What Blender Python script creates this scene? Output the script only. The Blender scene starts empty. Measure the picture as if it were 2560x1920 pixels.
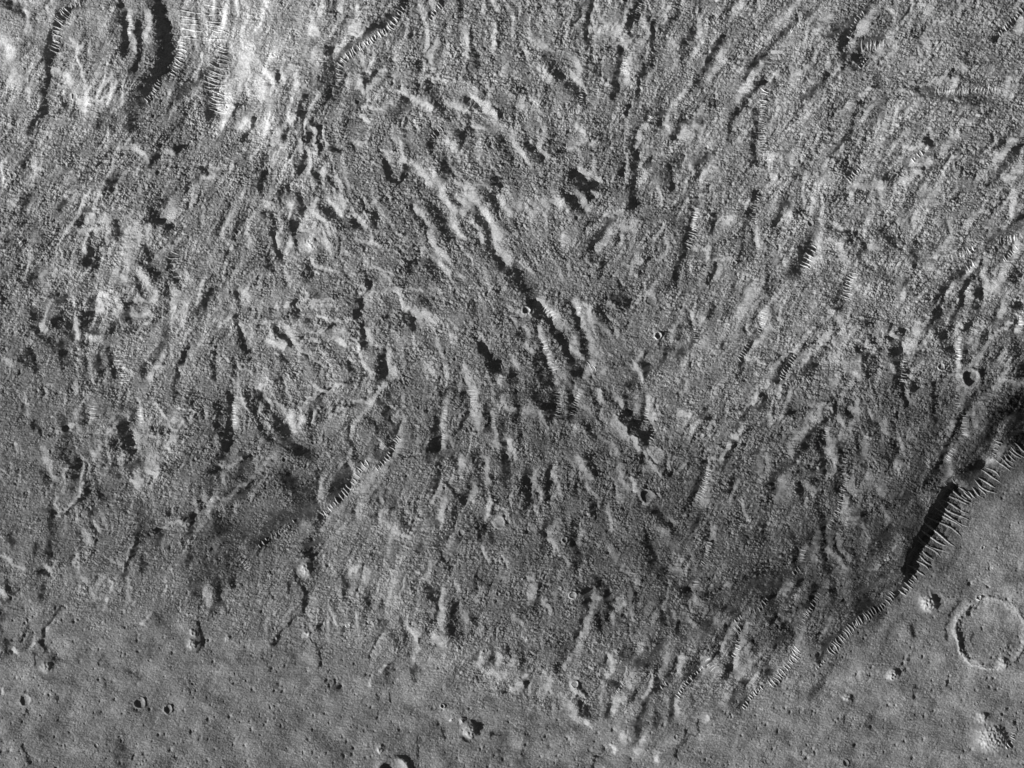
import bpy, math, random
import numpy as np

# ---------------------------------------------------------------- camera, sky, sun, exposure
# one world unit = one pixel of the 2560 x 1920 photograph (about a metre of ground)
W, H = 2560.0, 1920.0
SUN_EL, SUN_AZ = 17.0, 22.0       # degrees: height of the sun; angle below due left from which it shines
sc = bpy.context.scene
cam = bpy.data.objects.new('camera', bpy.data.cameras.new('camera'))
sc.collection.objects.link(cam)
CAM_Z = 9000.0
cam.location = (0, 0, CAM_Z)
cam.data.sensor_width = 36.0
cam.data.lens = 36.0 * CAM_Z / W
cam.data.clip_start = 10.0
cam.data.clip_end = 60000.0
sc.camera = cam

world = bpy.data.worlds.new('World')
sc.world = world
world.use_nodes = True
wn, wl = world.node_tree.nodes, world.node_tree.links
sky = wn.new('ShaderNodeTexSky')
sky.sky_type = 'NISHITA'
sky.sun_disc = False
sky.sun_elevation = math.radians(SUN_EL)
sky.air_density = 0.3               # thin air: little skylight in the shadows
sky.dust_density = 0.3
sky.sun_rotation = math.radians(270 - SUN_AZ)
bw = wn.new('ShaderNodeRGBToBW')          # the photograph is panchromatic
wl.new(sky.outputs[0], bw.inputs[0])
wl.new(bw.outputs[0], wn['Background'].inputs['Color'])
wn['Background'].inputs['Strength'].default_value = 0.05

sd = bpy.data.lights.new('sun', 'SUN')
sd.energy = 5.0
sd.angle = math.radians(0.5)
sd.color = (1, 1, 1)
sun = bpy.data.objects.new('sun', sd)
sc.collection.objects.link(sun)
el, az = math.radians(SUN_EL), math.radians(SUN_AZ)
from mathutils import Vector
light_dir = Vector((math.cos(el) * math.cos(az), math.cos(el) * math.sin(az), -math.sin(el)))
sun.rotation_euler = light_dir.to_track_quat('-Z', 'Y').to_euler()
sc.view_settings.view_transform = 'Standard'
sc.view_settings.look = 'None'
sc.view_settings.gamma = 1.0
sc.view_settings.use_curve_mapping = False
sc.view_settings.exposure = 0.66

# weights: slope of dark and lit strokes, flow streaks, regional tilt, grit, contrast of sand tone and painted shade, mean ground reflectance, ripple height
KD = 0.66
KL = 1.4
KN = 1.05
KT = 0.2
KF = 3.0
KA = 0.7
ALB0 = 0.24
RIP_H = 0.5

# relief traced from the photograph in sixteen map sheets: kind, width @ strength, points
FEATS = '''
#0,0
D70@1 720,0 700,50 560,110 500,200 440,280 440,400 400,480 390,560
D60 400,560 420,660 370,780 390,900 330,1000 250,1130
D90 50,20 120,60 190,110
L30 230,90 250,230 240,290
L120@.7 0,330 60,400 110,480
L110@.6 90,560 110,700
D80@.9 1030,0 1060,120 1070,250 1080,330 1070,450
L60@.6 1130,100 1140,200 1150,330 1180,450
D60 1180,200 1190,330 1210,430 1190,520 1150,620
L50 1280,100 1290,220 1250,320
D140@.9 1330,0 1350,120 1400,280 1430,400 1400,520 1380,600 1290,720 1240,820 1150,950 1130,1080
L160@.4 1500,100 1600,200
L160@.7 2100,450 2130,560
L110@.9 2060,1090 2110,1080 2160,1050
L90@.6 2050,600 2100,640
L90 1950,960 2000,930
L70 2140,800 2170,820
D60 1840,560 1740,650 1640,730 1520,830
D120@.6 1790,720 1780,800 1800,950 1790,1030
D40 2190,1010 2170,1100 2090,1200
D30 2060,900 2020,1000
D240@.3 1560,760 1600,900 1620,1050
D60 980,1010 960,1110
D60 870,1000 850,1100
D30 1150,1180 1150,1240
L60@1 1170,1280 1210,1320
L25 1020,1290 1080,1270 1140,1260
D60 1560,1260 1490,1340
L40 1430,1300 1480,1330
D40 1380,1260 1350,1340
D50 270,1330 190,1430
D90@.5 540,1360 620,1300
D60 930,1560 900,1620
D70 1000,1540 970,1620
D50 1320,1380 1290,1440
D60 1740,1440 1790,1520
L60 1840,1500 1790,1560
L25 620,330 670,430 690,520 720,700 740,760
L25 860,780 940,700 980,650
L25 740,860 850,870 940,830 1010,730
L60@.6 480,620 560,640 620,720
D40 520,840 570,900
L40 640,800 660,850
L90 700,870 730,930
R28,80 590,90 520,180 500,260 490,360 480,440
R22,60 1120,130 1130,290
R30,80 1570,360 1560,460 1530,560 1490,640
R26,50 1380,690 1350,760 1300,830 1260,870
R30,150 1640,110 1650,340
R28,170 1860,60 1870,350
R27,120 1920,400 1910,500 1860,640 1860,760 1870,860 1870,960
R32,40 620,60 690,40
#1,0
L30 760,0 720,90
L25 880,60 870,140 800,200
L30 920,190 820,270
L25 780,320 860,290 930,280
L25 700,440 730,400 780,330
D80 640,450 620,560 600,650 570,700 540,740
D100@.5 700,500 650,620 660,750 600,850
D50 780,430 850,380 940,340 990,270 1050,200
D60@.9 1050,250 1150,170 1230,80 1290,20
D50@.6 1610,0 1590,60 1520,130
L100 470,500 530,440
L60 500,250 530,300
L120 0,700 60,800
L40 240,600 230,660
L60 330,600 340,760
L60@1 100,1100 80,1140
L40 70,620 160,700
D25 180,600 190,730
D60@.9 400,780 410,850
D40 390,900 380,980 330,1060 270,1150 230,1220
L40 270,1030 220,1110 180,1230
L30 350,1000 300,1080
L50 430,1050 420,1150
D30 390,1000 400,1150 410,1230
L50 500,1100 520,1200 530,1320
D25@1 500,1040 530,1130 540,1250 550,1340
D25 540,1100 580,1180 610,1250 640,1300 700,1320 740,1320
L20 570,1110 590,1180 600,1240 630,1270
D30 450,1100 440,1230
L40 380,1200 390,1300
D30 410,1300 400,1430 380,1500
L60 330,1480 310,1580
D40 370,1450 310,1560 270,1640
L30 160,1330 120,1400 80,1450
D60@1 90,1460 50,1540 30,1620
D30 480,1440 520,1520 560,1600
D30 620,1520 670,1600 700,1640
L30 460,1300 460,1480
L30 700,1520 730,1640
L60@.5 920,520 960,620
L35 880,670 910,750 920,800
D40 940,640 930,800 930,880
D50 880,880 900,930
L40 960,740 960,860
D90@.6 1850,300 1870,450 1900,560
L50@.6 1810,240 1820,400 1830,500
D60 1760,0 1770,100
D60@.6 2080,150 2100,400
L50@.5 2060,200 2060,450
D50@.6 1380,550 1430,620
L50@.6 1470,280 1480,420
D40 1350,250 1330,330
L45@.9 1230,790 1300,810 1370,860 1440,900 1510,940
D80@.7 1300,870 1250,930 1200,980
D100@.6 1480,740 1500,820 1540,890 1570,950
L45@.9 1660,880 1740,920 1820,970
L60@.9 1880,840 1960,900 2030,960 2070,1030
D80 1830,850 1900,900 1990,970
D40 2090,960 2120,1020
L50@1 1880,1080 1950,1110
D70@1 1800,1000 1840,1060 1850,1110
D90 1760,1140 1770,1240
D80@.6 2100,1180 2110,1230
L25 1530,680 1580,670 1640,710
D50 1560,1130 1510,1200 1500,1240
L25 900,940 1000,930 1110,930 1180,880 1230,870
L40 910,990 980,1040
D50@1 1100,1380 1120,1460 1160,1540 1200,1580
L60 1120,1330 1150,1360
L50 1250,1390 1290,1390
L50 1350,1400 1400,1460 1460,1520 1510,1590
D50 1290,1440 1280,1540
L50@.6 1520,1480 1560,1560 1610,1650
L60 1650,1200 1720,1280
D80@.5 1620,1400 1640,1500
D90@.7 2060,1560 2100,1580
L40 1740,1570 1800,1620 1860,1650
D40 820,1250 870,1330
L30 850,1240 940,1230
R31,60 720,690 715,600 740,540 790,490 860,440 920,410 980,370 1050,310 1120,280 1180,220 1230,130 1270,70
R28,50 1600,50 1540,110 1510,170
R26,50 1600,1110 1530,1180
#2,0
D60@1 690,0 660,100 640,230 640,330
L40@.6 720,60 690,180 690,280
D60@.9 1100,0 1070,80 1060,180
D70@1 1010,120 1010,220 1020,290
L35 1020,40 990,110 960,200
L70@.6 1130,200 1170,240 1160,330
D40 1240,180 1210,280 1190,380
D60@.8 1560,290 1500,350 1450,440
D50@1 1820,330 1780,380 1720,450 1680,540
D90@.6 1760,470 1700,560 1620,650 1590,720
L70@.6 1820,420 1800,520 1740,600 1690,680
D60@.9 2190,480 2100,530 2050,600 2020,680
D50@.8 2190,700 2060,800 2020,870 1960,950 1900,1000 1870,1180
L40@.8 2000,770 1960,870
L40 2160,560 2050,700 2030,770
D60@.7 2100,960 2090,1150 2080,1400
D60@.9 920,430 960,470 930,560 900,640 890,750 870,830
L30 880,410 950,380 1010,350
L60@.7 1000,520 980,620 1000,700
D45 1180,560 1120,620 1100,700 1080,850
D45@.7 1200,380 1220,480 1210,560
D60 1170,960 1160,1030 1100,1080 1060,1180 1030,1280
L50@.6 1150,1080 1100,1180 1080,1270
D60 1080,1300 1060,1400 1040,1520 1040,1640
D40 970,1430 930,1520
D70@1 1500,1040 1440,1110 1400,1180
L70@.6 1590,1080 1540,1160 1480,1190
L60@.6 1490,1130 1440,1180
D50@.9 1740,1320 1660,1360 1600,1420 1590,1510
L60@.6 1760,1450 1640,1500
D90@.6 1440,1350 1380,1430 1310,1520
D50@.7 1380,1500 1370,1640
D110@.9 500,740 560,800 590,870 570,930
L50@.9 520,640 570,700 600,740
L50@.6 540,500 590,600
L90@.9 230,380 300,410
D90@.6 300,480 350,600 400,650
L40 270,580 320,700
L30 220,580 240,620
D60@.6 90,800 30,900 20,1040
L60 70,880 100,940
L30 480,1280 540,1250 640,1230 730,1215
L40 560,1090 630,1180
D80@.6 140,1240 200,1330 250,1370
L40 220,1200 250,1300 300,1360
D160@.9 540,1500 590,1560 640,1600 700,1600
L50@.8 570,1460 640,1490 650,1530
L30 720,1540 770,1560
L40 0,1140 30,1280 120,1370
D40 1200,1370 1150,1460
D40 1010,910 980,1000
D60@.5 650,340 640,380
L60@.5 750,260 880,220
L40@.5 930,240 900,310
D70@.5 740,560 730,640
L40 550,550 590,590
D80@.5 330,1280 440,1250
D80@.4 1680,850 1700,950 1640,1050
D50@.7 1900,60 1930,0
L40 2000,20 1930,90
L30 1290,210 1330,150 1350,60
D60@.4 1430,100 1400,180 1340,270
D60@.5 1260,980 1330,960
L70@.5 900,280 960,300
D50@.6 760,1170 730,1210
L50 580,920 560,960
R20,50 1110,30 1090,90 1070,170
R24,45 980,490 970,560 970,640
R20,45 600,790 600,880 580,920
R34,70 2190,780 2175,850 2170,930
R20,75 2170,940 2165,1080 2165,1200 2180,1320 2195,1380
R22,50 1190,1040 1210,1000
R20,50 500,970 560,960
#3,0
D60@1 880,40 810,100 740,170 700,240 660,330 640,380
D90@.5 580,240 640,250 700,180
L60@.6 900,100 860,190 780,250
L30@.8 850,230 780,300 730,360 690,380
D60@.8 760,350 870,340 950,350 1000,300
L90@.7 960,420 1020,370 1070,340
D60@1 790,400 760,450 740,500
D50@.9 820,510 790,570 740,590
D60 620,360 640,480 620,600 570,660
D50 360,110 250,190 150,260 90,330
L60@.4 300,280 160,380 60,480
L30@.9 530,150 470,170
L30 380,275 470,262
D40 480,330 570,290
D50 500,640 470,740 370,800 290,850
D50@.5 800,920 750,980 720,1080 690,1180 700,1210
D50@.9 690,1200 620,1230 550,1330 510,1380
D60 760,1450 700,1520 650,1570
L40@.9 700,1600 800,1620 900,1600 1020,1600
L50@.5 500,1400 480,1480
D90@.7 1330,1310 1260,1340 1190,1400
D90@.6 1060,1430 1020,1500 970,1560
L60@.8 1290,1480 1210,1530 1170,1580
L60@.9 1260,1420 1290,1420
L60 1370,1400 1400,1390
D50@1 1370,1200 1410,1270 1400,1310
L40 1200,1280 1340,1260
L40@.9 1320,1240 1350,1250
D60@.9 2100,1170 2000,1240 1960,1280
L60@.6 2120,1200 2040,1300 1970,1370
D90@.9 2150,1290 2080,1380 2030,1450 2000,1500
L60@.6 2200,1440 2110,1500 2040,1540
D60@.9 2200,120 2090,210 2000,280 1940,330
L50@.8 2200,180 2160,240
L50@.4 2100,280 2000,350
D25@.9 1430,765 1380,790
D120@.5 1380,780 1450,820 1600,850 1850,860
D30@.6 1280,780 1350,840
L30@.6 1380,690 1500,680 1640,690
D80@.6 1660,690 1720,730 1850,700
L80@.7 2000,790 2060,800
D60@.5 1700,860 1770,890
L60@.7 1670,570 1710,600
L70@.5 1250,560 1280,580
L60@.6 1330,50 1380,95
L30 1040,80 1080,100
D30@1 560,260 600,270
D90@.5 930,680 940,740
L25@.6 800,830 860,780 890,770
L25@.6 1030,800 1150,775 1240,800
D80@.4 1680,480 1740,560
L40@.8 0,690 80,650
D60@.5 30,740 100,700
L70@.5 180,1360 260,1320
L60@.7 30,1370 70,1350
D60@.6 300,1430 230,1520
L30@.8 0,1600 120,1570
L70@.5 1670,1060 1750,1040
L60@.5 1600,1170 1580,1120
L40@.5 300,1550 400,1500
D80@.5 600,1380 660,1480
L60@.5 250,640 340,590
L40@.5 560,640 610,560
R26,40 820,110 760,180 720,250 690,310
R34,90 820,400 870,395 920,395 970,380 1010,370
R26,60 1450,775 1560,785 1640,795 1710,800
R34,60 1730,780 1850,780 1980,780
R30,50 2190,90 2130,170 2060,240 2000,290
R22,35 330,210 260,230 200,270
R32,40 1330,1320 1290,1350 1250,1390
R26,45 790,1460 740,1510 700,1560
R28,30 850,510 820,550 790,580
#0,1
D130@.7 1330,230 1330,150 1400,100
L140@1 1400,190 1450,160 1480,200
D50@1 1400,270 1440,290
D60 1500,280 1440,340
D70@.8 740,170 700,270 670,290
L50@.9 750,240 790,200
L50@1 700,325 780,320 820,320
L30 740,350 725,430 720,520
D60@.7 790,370 760,430
D100@1 770,540 740,620 780,640
L110@.7 920,240 900,280
L160@.8 1100,330 1200,330 1120,440
L120@.6 1060,520 1120,600
L80@.5 1000,700 1100,760
D60@.9 990,350 1010,280 
D60@1 1190,740 1200,830 1220,870
L50@1 1330,850 1340,900
L70@.7 1250,760 1290,850
D90@.8 1310,680 1340,740
D60@.8 1480,550 1450,630
D60@.7 1480,700 1500,760
L90@.5 1560,650 1640,780
D150@.7 780,960 750,1030 740,1100
L60@.8 860,940 860,1010
L110@.6 990,960 1010,1040
D60@.9 1090,990 1080,1050
D70@.9 970,1150 950,1190
D90@.9 500,1060 470,1140
D80@1 290,1050 310,1130 340,1210 390,1280
L50 350,1140 380,1200
D60@1 250,1380 280,1470 310,1560
D60@1 700,1200 700,1290
D40 710,1160 830,1230
L60@.7 640,1100 660,1260
L60@.6 770,1260 860,1270
D110@.9 500,1320 540,1440 560,1480
D90@.8 590,1150 600,1280
D50@1 930,1370 950,1480 980,1600
D60@1 840,1430 840,1500
D60@.5 880,1550 840,1600
L60@.8 60,1460 100,1480
D60@.8 180,1440 220,1480
D50@.8 560,900 520,950
D130@.6 270,730 220,800
L100@.5 480,640 520,700
L70@.6 350,720 380,680
D110@.5 60,400 30,450
D60@.7 180,430 150,480
L60@.6 140,60 90,110
D110@.6 210,60 190,250
D50 500,150 560,90
D50@.9 10,840 10,950
L40@1 850,880 920,870
L50 1180,930 1330,930
D60@.9 1180,1000 1210,950
L40@.8 1150,1070 1220,1060 1300,1050
D80@.7 1080,1090 1110,1110
D60@.6 1080,1200 1140,1170
D28@1 2025,340 2010,420 1970,520 1940,580
L25 2000,430 1980,500
D50@.5 2100,260 2050,300
D50@.9 1850,830 1790,910 1740,1000 1690,1050
L25@.7 1760,760 1740,830 1700,960
L50@.4 1600,950 1560,1150
D60@.5 1440,1200 1400,1300 1340,1420 1320,1500 1330,1620
L40@.5 1400,1420 1370,1500
D30@.9 1620,1340 1560,1440 1540,1540 1500,1640
L40@.5 1600,1440 1560,1540
D50@.8 1850,1400 1830,1500 1850,1620
D50@1 2020,1060 2060,1180 2080,1290 2110,1370
L50@.5 2080,1130 2110,1220
D50@.6 2030,820 2040,900
L60@.6 2090,850 2130,900
D50@.7 2010,1480 2010,1580
D50@.6 1230,1480 1230,1600
L40@.5 1280,1600 1350,1500
D40 730,1440 720,1600
D60@.8 440,900 480,880
D110@.5 1210,600 1260,620
D50@.8 1240,480 1280,560
L50 1190,700 1260,740
R45,80 1510,520 1500,580 1510,650 1540,720
R24,90 1020,1370 1030,1460 1050,1560 1060,1650
R22,30 1200,890 1260,890
R22,40 740,1260 860,1250
R28,40 170,430 240,500
#1,1
D50@.9 210,0 200,80 
D60@.8 370,0 380,120 390,180
L60@.7 520,60 480,160 420,240 390,320
L40@.7 300,120 290,220
D60@1 300,170 320,260 330,360 320,440
D35@.9 150,180 140,280 150,400 170,500 200,600
L40@.5 210,300 190,440
L40@.7 280,380 290,460 270,520
D90@.8 520,30 530,130 600,210
D80@.5 620,180 660,210
L40@.8 620,60 690,110 720,200
L40@.6 740,30 760,130
L50@.8 530,180 600,260 640,340
L25@.9 400,340 470,320 500,260
L50@.9 460,360 540,390 560,440
L60@.9 440,470 460,510
D60@.7 450,540 490,610
D80@.6 440,640 450,760
D60@.6 390,380 420,350
L30@.7 470,570 540,650 660,680
D70@.9 830,250 880,310
L40@.5 900,250 950,300
L25@.7 800,210 880,210 940,250
L30@.6 880,410 980,430 1080,460 
D40@.6 910,90 940,150 1010,190
D60@.6 1000,180 1030,300
L25@.8 980,650 1100,660 1170,700
D50@.6 1300,700 1340,620 1380,590
L60@.4 1100,700 1150,770
D50@.8 960,720 960,850
D50@1 890,920 880,1020 850,1090
L60@.5 980,900 950,980
L50@1 1210,850 1260,930 1290,990 1340,1030 1400,1070
L60@.5 1420,1080 1460,1150
D70@.9 1210,890 1250,960 1280,1040 1340,1120 1360,1190
D60@.4 1150,930 1160,1000
L20@.8 950,880 1080,860 1200,830 1300,850 1420,840
D50@.4 1420,900 1500,1000 
L25@.7 1380,1000 1480,1080 1540,1130
D35@1 1110,1350 1070,1430 1060,1520 
D50@.9 1100,1440 1110,1560 1050,1640
L60@.7 1130,1370 1160,1500 1200,1580
D40@1 930,1140 900,1230 890,1340
D60@.7 920,1250 940,1330
L50@.6 970,1200 990,1280
L20@.9 885,1260 885,1370
D60@1 150,1140 180,1200 260,1280 310,1330
L60@.8 230,1150 300,1220 350,1310
L30@.8 110,1130 120,1230
L30@.8 70,1130 150,1110
L50@.9 100,1300 170,1310 240,1330
L20@.8 170,1000 250,980 310,950
D50@.8 320,970 350,1080
L25@.8 400,1000 500,980 650,990
L25@.9 420,930 500,950 600,930 660,930
D30@.9 440,920 480,930 530,880
L20@.9 420,850 440,920
L30@.9 520,1300 600,1300 660,1270 760,1280
D20@.9 510,1320 600,1310 660,1285
L20@.8 480,1200 560,1210 630,1180
L20@.8 650,1110 800,1110
D40@.6 420,1120 470,1100
D60@.7 660,1120 640,1170
L25@.7 540,1060 620,1100
L25@.7 700,1270 780,1330
L100@.4 700,1180 780,1220
L80@1 1500,1500 1530,1550
L60@.4 1550,1280 1600,1400
D60@.6 1860,980 1880,1060
L60@.5 1700,1240 1700,1300
D60@.6 200,1400 260,1480 250,1520
D30@.7 800,1450 820,1540 860,1560
L25@.8 800,1440 850,1450
L30@.7 350,1350 450,1430 490,1480
D25@.6 420,1420 490,1480
D90@.6 1660,20 1720,100 1760,180
L50@.7 1600,30 1670,110 1730,190
L60@.8 1770,60 1850,140 1780,170
L60@1 1840,20 1920,90 1980,180 2050,280 2100,380
L60@.8 2060,350 2060,430 2110,520 2190,600
D100@.7 1860,150 1940,240 1990,340
D70@1 1950,390 2010,480 2060,560 2130,640 2200,700
D50@.6 1840,220 1900,300 1950,400
L40@.6 1850,230 1930,330 1970,430
D100@.5 1520,130 1600,280 1660,380
L50@.6 1380,120 1440,210 1510,300
D50@.5 1330,120 1400,230 1470,330
L50@.6 1680,230 1720,300 1760,360 1800,400
D60@.6 1760,300 1820,380
L40@.6 1520,360 1540,450
L60@.6 1570,520 1640,560
L40@.6 1590,600 1660,700
D110@.4 1500,620 1560,720
D80@.8 2040,30 2050,100 2070,160
L60@.7 2120,60 2150,130 2200,200
D30@.8 1880,1250 1940,1340 1980,1440 
D60@.9 1960,1340 2000,1420 2030,1520 2050,1600
D60@.7 2080,1480 2100,1560 
D40@.7 2060,850 2120,930
D110@.4 2100,950 2140,1080
L40@.6 2100,1600 2110,1650
D40 2200,1560 2190,1650
L30@.5 1800,1500 1860,1580 1890,1640
L60@.5 90,100 140,150
D60@.6 60,180 110,190
D50@.6 80,540 90,600
D60@.6 120,620 130,690
L25@.6 290,420 270,480
R22,22 1040,890 1110,880 1190,860
#2,1
D70@1 440,0 490,60 560,120 620,170
L60@.6 560,20 620,90 650,160
D60@.8 640,20 680,60
L30@.7 700,0 740,40
L140@.6 100,130 180,180 280,110
L30@.7 340,60 400,90 410,130
D70@.9 1035,0 1030,80 1030,160
D60@.9 900,200 850,260 780,330 700,430 670,500
L70@.6 860,330 800,400 730,470
L30@.7 910,330 850,380 800,460 730,500
L40@.7 800,210 900,180 960,160
L60@.8 940,290 1010,320 1060,270
L80@.6 450,390 480,430
D60@.8 720,550 700,580
D45@.7 790,580 780,680 750,740
D60@1 1580,120 1560,210 1530,310 1500,400 1490,490
D60@.8 1470,510 1450,600 1410,700 1380,820
L60@.6 1600,170 1580,280
D70@.4 1420,150 1390,260
D50@.6 1760,180 1740,260 1720,360
L60@.5 1900,230 1850,280
D50@.8 2110,0 2090,80
D70@.9 2060,160 2040,240 2010,320
D60@.5 2000,400 1990,500 1950,600
D50@.9 1770,630 1720,700 1700,780
L50@.7 1810,650 1770,740
D60@.6 1750,480 1740,560
L25@.7 1700,480 1680,560
L30@.6 1760,600 1830,570 1870,570
D60@.4 1190,430 1150,600 1130,680
D50@.5 1100,640 1120,800
D30@.7 910,760 950,850
L25@.7 1020,640 1130,580
L30@.6 470,640 480,700
D110@.9 0,660 60,760 110,840 190,910
D70@1 60,830 130,920 200,1000 240,1060 290,1090
D70@1 220,950 260,1050
D50@1 310,1120 360,1200 420,1290 470,1400 520,1480 570,1560
D80@.9 390,1230 450,1320 490,1400
L50@.9 230,920 290,980 330,1040 400,1100 
L70@.6 420,1120 490,1180
L25@.5 80,600 180,700
L60@.5 350,1060 420,1180
D70@1 500,940 550,1040 580,1110 630,1200 650,1300 640,1400 610,1480
D70@.8 540,1090 600,1200 620,1300 600,1400
L50@.9 550,950 590,1040 620,1150 660,1240 700,1300
L50@.6 520,1270 550,1380 590,1430
L40@.6 640,1000 680,1080
L20@.7 620,960 680,1060 700,1160 730,1250
D60@.7 470,940 510,960
L70@.7 680,1330 720,1400
D70@1 480,1470 560,1590 600,1540 640,1470
L60@.7 700,1480 670,1540 620,1600
L60@.8 780,1560 800,1540
D60@1 190,1100 220,1200 250,1330 290,1440 320,1540 350,1640
L50@.8 220,1150 260,1260 290,1330 320,1440 360,1540 380,1640
D90@.7 250,1420 200,1480 240,1580 270,1650
L40@.6 110,1160 140,1230
L50@.5 110,1300 180,1390
D70@.5 60,1170 90,1270
L60@.4 400,1480 450,1600
L40@.8 0,1420 40,1500
D50@.9 10,1560 20,1640
L30@.7 1200,870 1130,900 1070,940 1040,1000
L30@.8 1040,1450 1080,1520 1120,1580 1140,1640
D70@.9 1060,1420 1110,1480 1150,1530 1160,1580
D50@1 1150,1480 1160,1560
D60@.6 1170,1360 1130,1420
L60@.6 1110,1390 1080,1440
D50@.8 1380,1340 1330,1380 1300,1460 1260,1500
D60@.5 1460,1180 1440,1260
D70@.9 1570,1280 1530,1340 1470,1390
D60@.5 1540,1120 1560,1200
L90@.4 1640,1250 1700,1340
D40@.9 1740,980 1700,1050 1680,1090
L40@1 1630,1110 1670,1090
D50@.4 1930,820 1890,870
D140@.4 2000,940 1900,1040
L110@.6 2100,850 2040,960 1960,1060
D20@.6 2070,780 1990,840 1960,900
D70@.5 2180,1000 2110,1100
D50@.8 2150,1190 2090,1250 2040,1340 1980,1430 1960,1480
L60@.5 2180,1020 2170,1160
L50@.5 2150,1250 2100,1330
D20@.6 1870,1280 1800,1350
D50@.4 2000,1500 1940,1600
D120@.6 900,900 960,960 860,950
L40@.4 830,960 880,1000
D60@.6 1060,1560 1050,1640
D25@.8 1290,1260 1280,1310
D50@.5 740,1000 790,1110
R26,60 1590,140 1585,230 1575,320 1550,410 1530,480
R24,45 2130,30 2110,100 2090,200 2120,270
R26,50 270,1000 320,1040 370,1090
R24,45 580,1000 590,1060
R28,75 280,1290 310,1380 340,1460 360,1540
R26,70@60 660,1490 720,1530
R22,40 1590,1180 1590,1260 1600,1320
R24,45 2180,1040 2160,1150 2130,1220
R24,55 2050,1320 2010,1390 1970,1450
#3,1
D60@.9 170,60 130,140 100,210 60,270
L40@.7 200,170 140,240 100,270
L25@.7 400,90 340,150
D100@1 360,480 310,520 290,600 250,660 220,700
D80@.7 360,400 330,460
L110@.4 430,430 500,470
L60@.4 360,600 450,570
D110@.9 680,780 640,850 610,920 600,980
D100@.5 560,880 540,940
L90@.5 760,740 740,820 720,900
D70@.8 820,430 820,530 790,570
L80@.7 890,470 940,490
D60@.7 600,290 640,350
L40@.6 580,270 640,320
D60@.9 690,360 720,410
D60@.8 1000,330 940,380
D80@.6 1040,370 1080,430
D90@.9 1240,540 1270,600
D60@.6 1270,430 1290,500
L110@.5 640,570 690,620
L40@.6 540,410 620,440 640,490
D130@.6 890,620 950,690 990,740
L50@.4 870,590 920,640
D100@.9 2200,230 2120,310 2030,350 1940,410 1900,440
L60@.6 2190,370 2110,430
D50@.8 2130,450 2060,560 2020,600
L50@.8 2160,460 2120,540
L20@.8 2140,560 2040,640 1960,700
D50@.8 1600,510 1500,560
L25@.8 1430,570 1520,550 1620,510
D60@.6 1690,440 1640,510
D80@.6 1440,480 1470,530
L30@.6 1530,470 1450,540
L80@.5 1440,680 1490,700
D70@1 1770,600 1700,660 1660,710
L60@.6 1790,630 1730,720
D60@1 1600,740 1540,810 1510,890 1480,970 1450,1060
D50@1 1700,800 1680,910 1660,1000 1610,1070 1590,1160
L60@.6 1590,820 1540,900
L60@.7 1740,830 1720,930 
D50@.8 1840,640 1780,720 1710,790
L50@.6 1870,670 1860,750
D90@.8 1820,830 1820,930 1800,1030
L60@.8 1940,830 1890,870 1900,790
L90@.7 2030,740 1960,830
D80@.7 2140,680 2120,760
D60@.7 2010,950 1980,1050 1950,1130
L60@.6 2050,960 2010,1060
D60@.7 2170,980 2110,1080 2040,1130
L20@.8 2100,1140 2010,1180 1920,1270 1850,1390
D60@.8 1450,1080 1400,1160 1370,1240
L40@.7 1290,1130 1270,1230
L60@.5 1410,1220 1360,1300
D110@.8 1480,1200 1520,1290 1560,1380
D60@.6 1470,1120 1500,1190
L50@.7 1640,1150 1630,1230
D50@.7 1760,1100 1720,1170
L90@.5 1830,1150 1760,1260
D60@.6 1880,1200 1860,1300
D60@.9 2010,1360 1960,1430
L40@.6 2060,1380 2010,1450
D60@.7 1720,1350 1700,1450
L40@.8 1830,1410 1800,1480
D110@.5 1360,1330 1340,1400
D100@.9 1090,1260 1100,1400 1110,1540 1120,1650
D60@.8 1150,1200 1160,1380
L60@.7 1210,1290 1190,1350 1240,1310
L50@.7 1060,1190 1110,1250
D40@.9 1040,1140 1060,1200
L90@.5 1190,1040 1210,1100
D60@.6 1190,780 1180,850
L25@.6 1190,840 1160,920
D60@.7 870,1280 940,1330 980,1370
L40@.6 850,1300 900,1380
D60@.8 800,1380 840,1480 860,1600
D50@.7 900,1400 920,1500
D80@.6 830,1130 860,1120
D80@.8 450,1170 400,1200
L30@.9 350,1210 410,1180
L60@.5 500,1240 450,1270
L30@.6 450,1330 520,1290
D70@1 210,1410 160,1480 120,1550 80,1630
L25@.8 140,1420 200,1390 280,1340
D90@.8 400,1450 360,1520 300,1560
D60@.5 500,1360 440,1410
L110@.5 480,1460 600,1420 650,1480
L40@.7 380,1360 320,1460
D50@.6 240,1590 210,1600
L40@.5 740,1560 800,1620
D130@.9 2190,1500 2180,1600
D110@.6 2120,1300 2140,1400
L40@.7 2180,1100 2160,1200
D60@.6 2130,1000 2120,1180
L40@.6 2060,1620 1990,1640 2200,1640
D60@.5 1840,1540 1880,1560
L40@.6 1650,1280 1650,1420 1640,1620
L30@.5 1080,1560 1070,1500
D60@.5 0,860 20,760
D40@.5 40,980 60,1150
R34,80 400,470 370,530 350,590 320,650
R26,90 740,700 710,750 690,810 690,870 690,930
R30,50 1560,570 1620,560 1700,540 1770,490
R30,45 1020,630 1060,630 1130,640
R30,70 2190,370 2130,400 2060,410 1990,430
R26,60 1780,620 1730,660
R30,50 1730,820 1720,870
R26,45 2150,480 2100,540 2040,590
R26,55 1660,1270 1660,1340 1650,1440
R24,50 230,1420 190,1490 150,1550 110,1620
R24,50 1180,1460 1180,1550 1170,1640
R24,50 2190,1040 2190,1200
#0,2
D60@1 1980,90 1990,200 1985,330 1980,440 1960,560
D80@.9 1950,380 1950,500 1930,620
L50@.7 2030,130 2030,260 2030,380 
L110@.5 2030,560 1960,600
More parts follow.
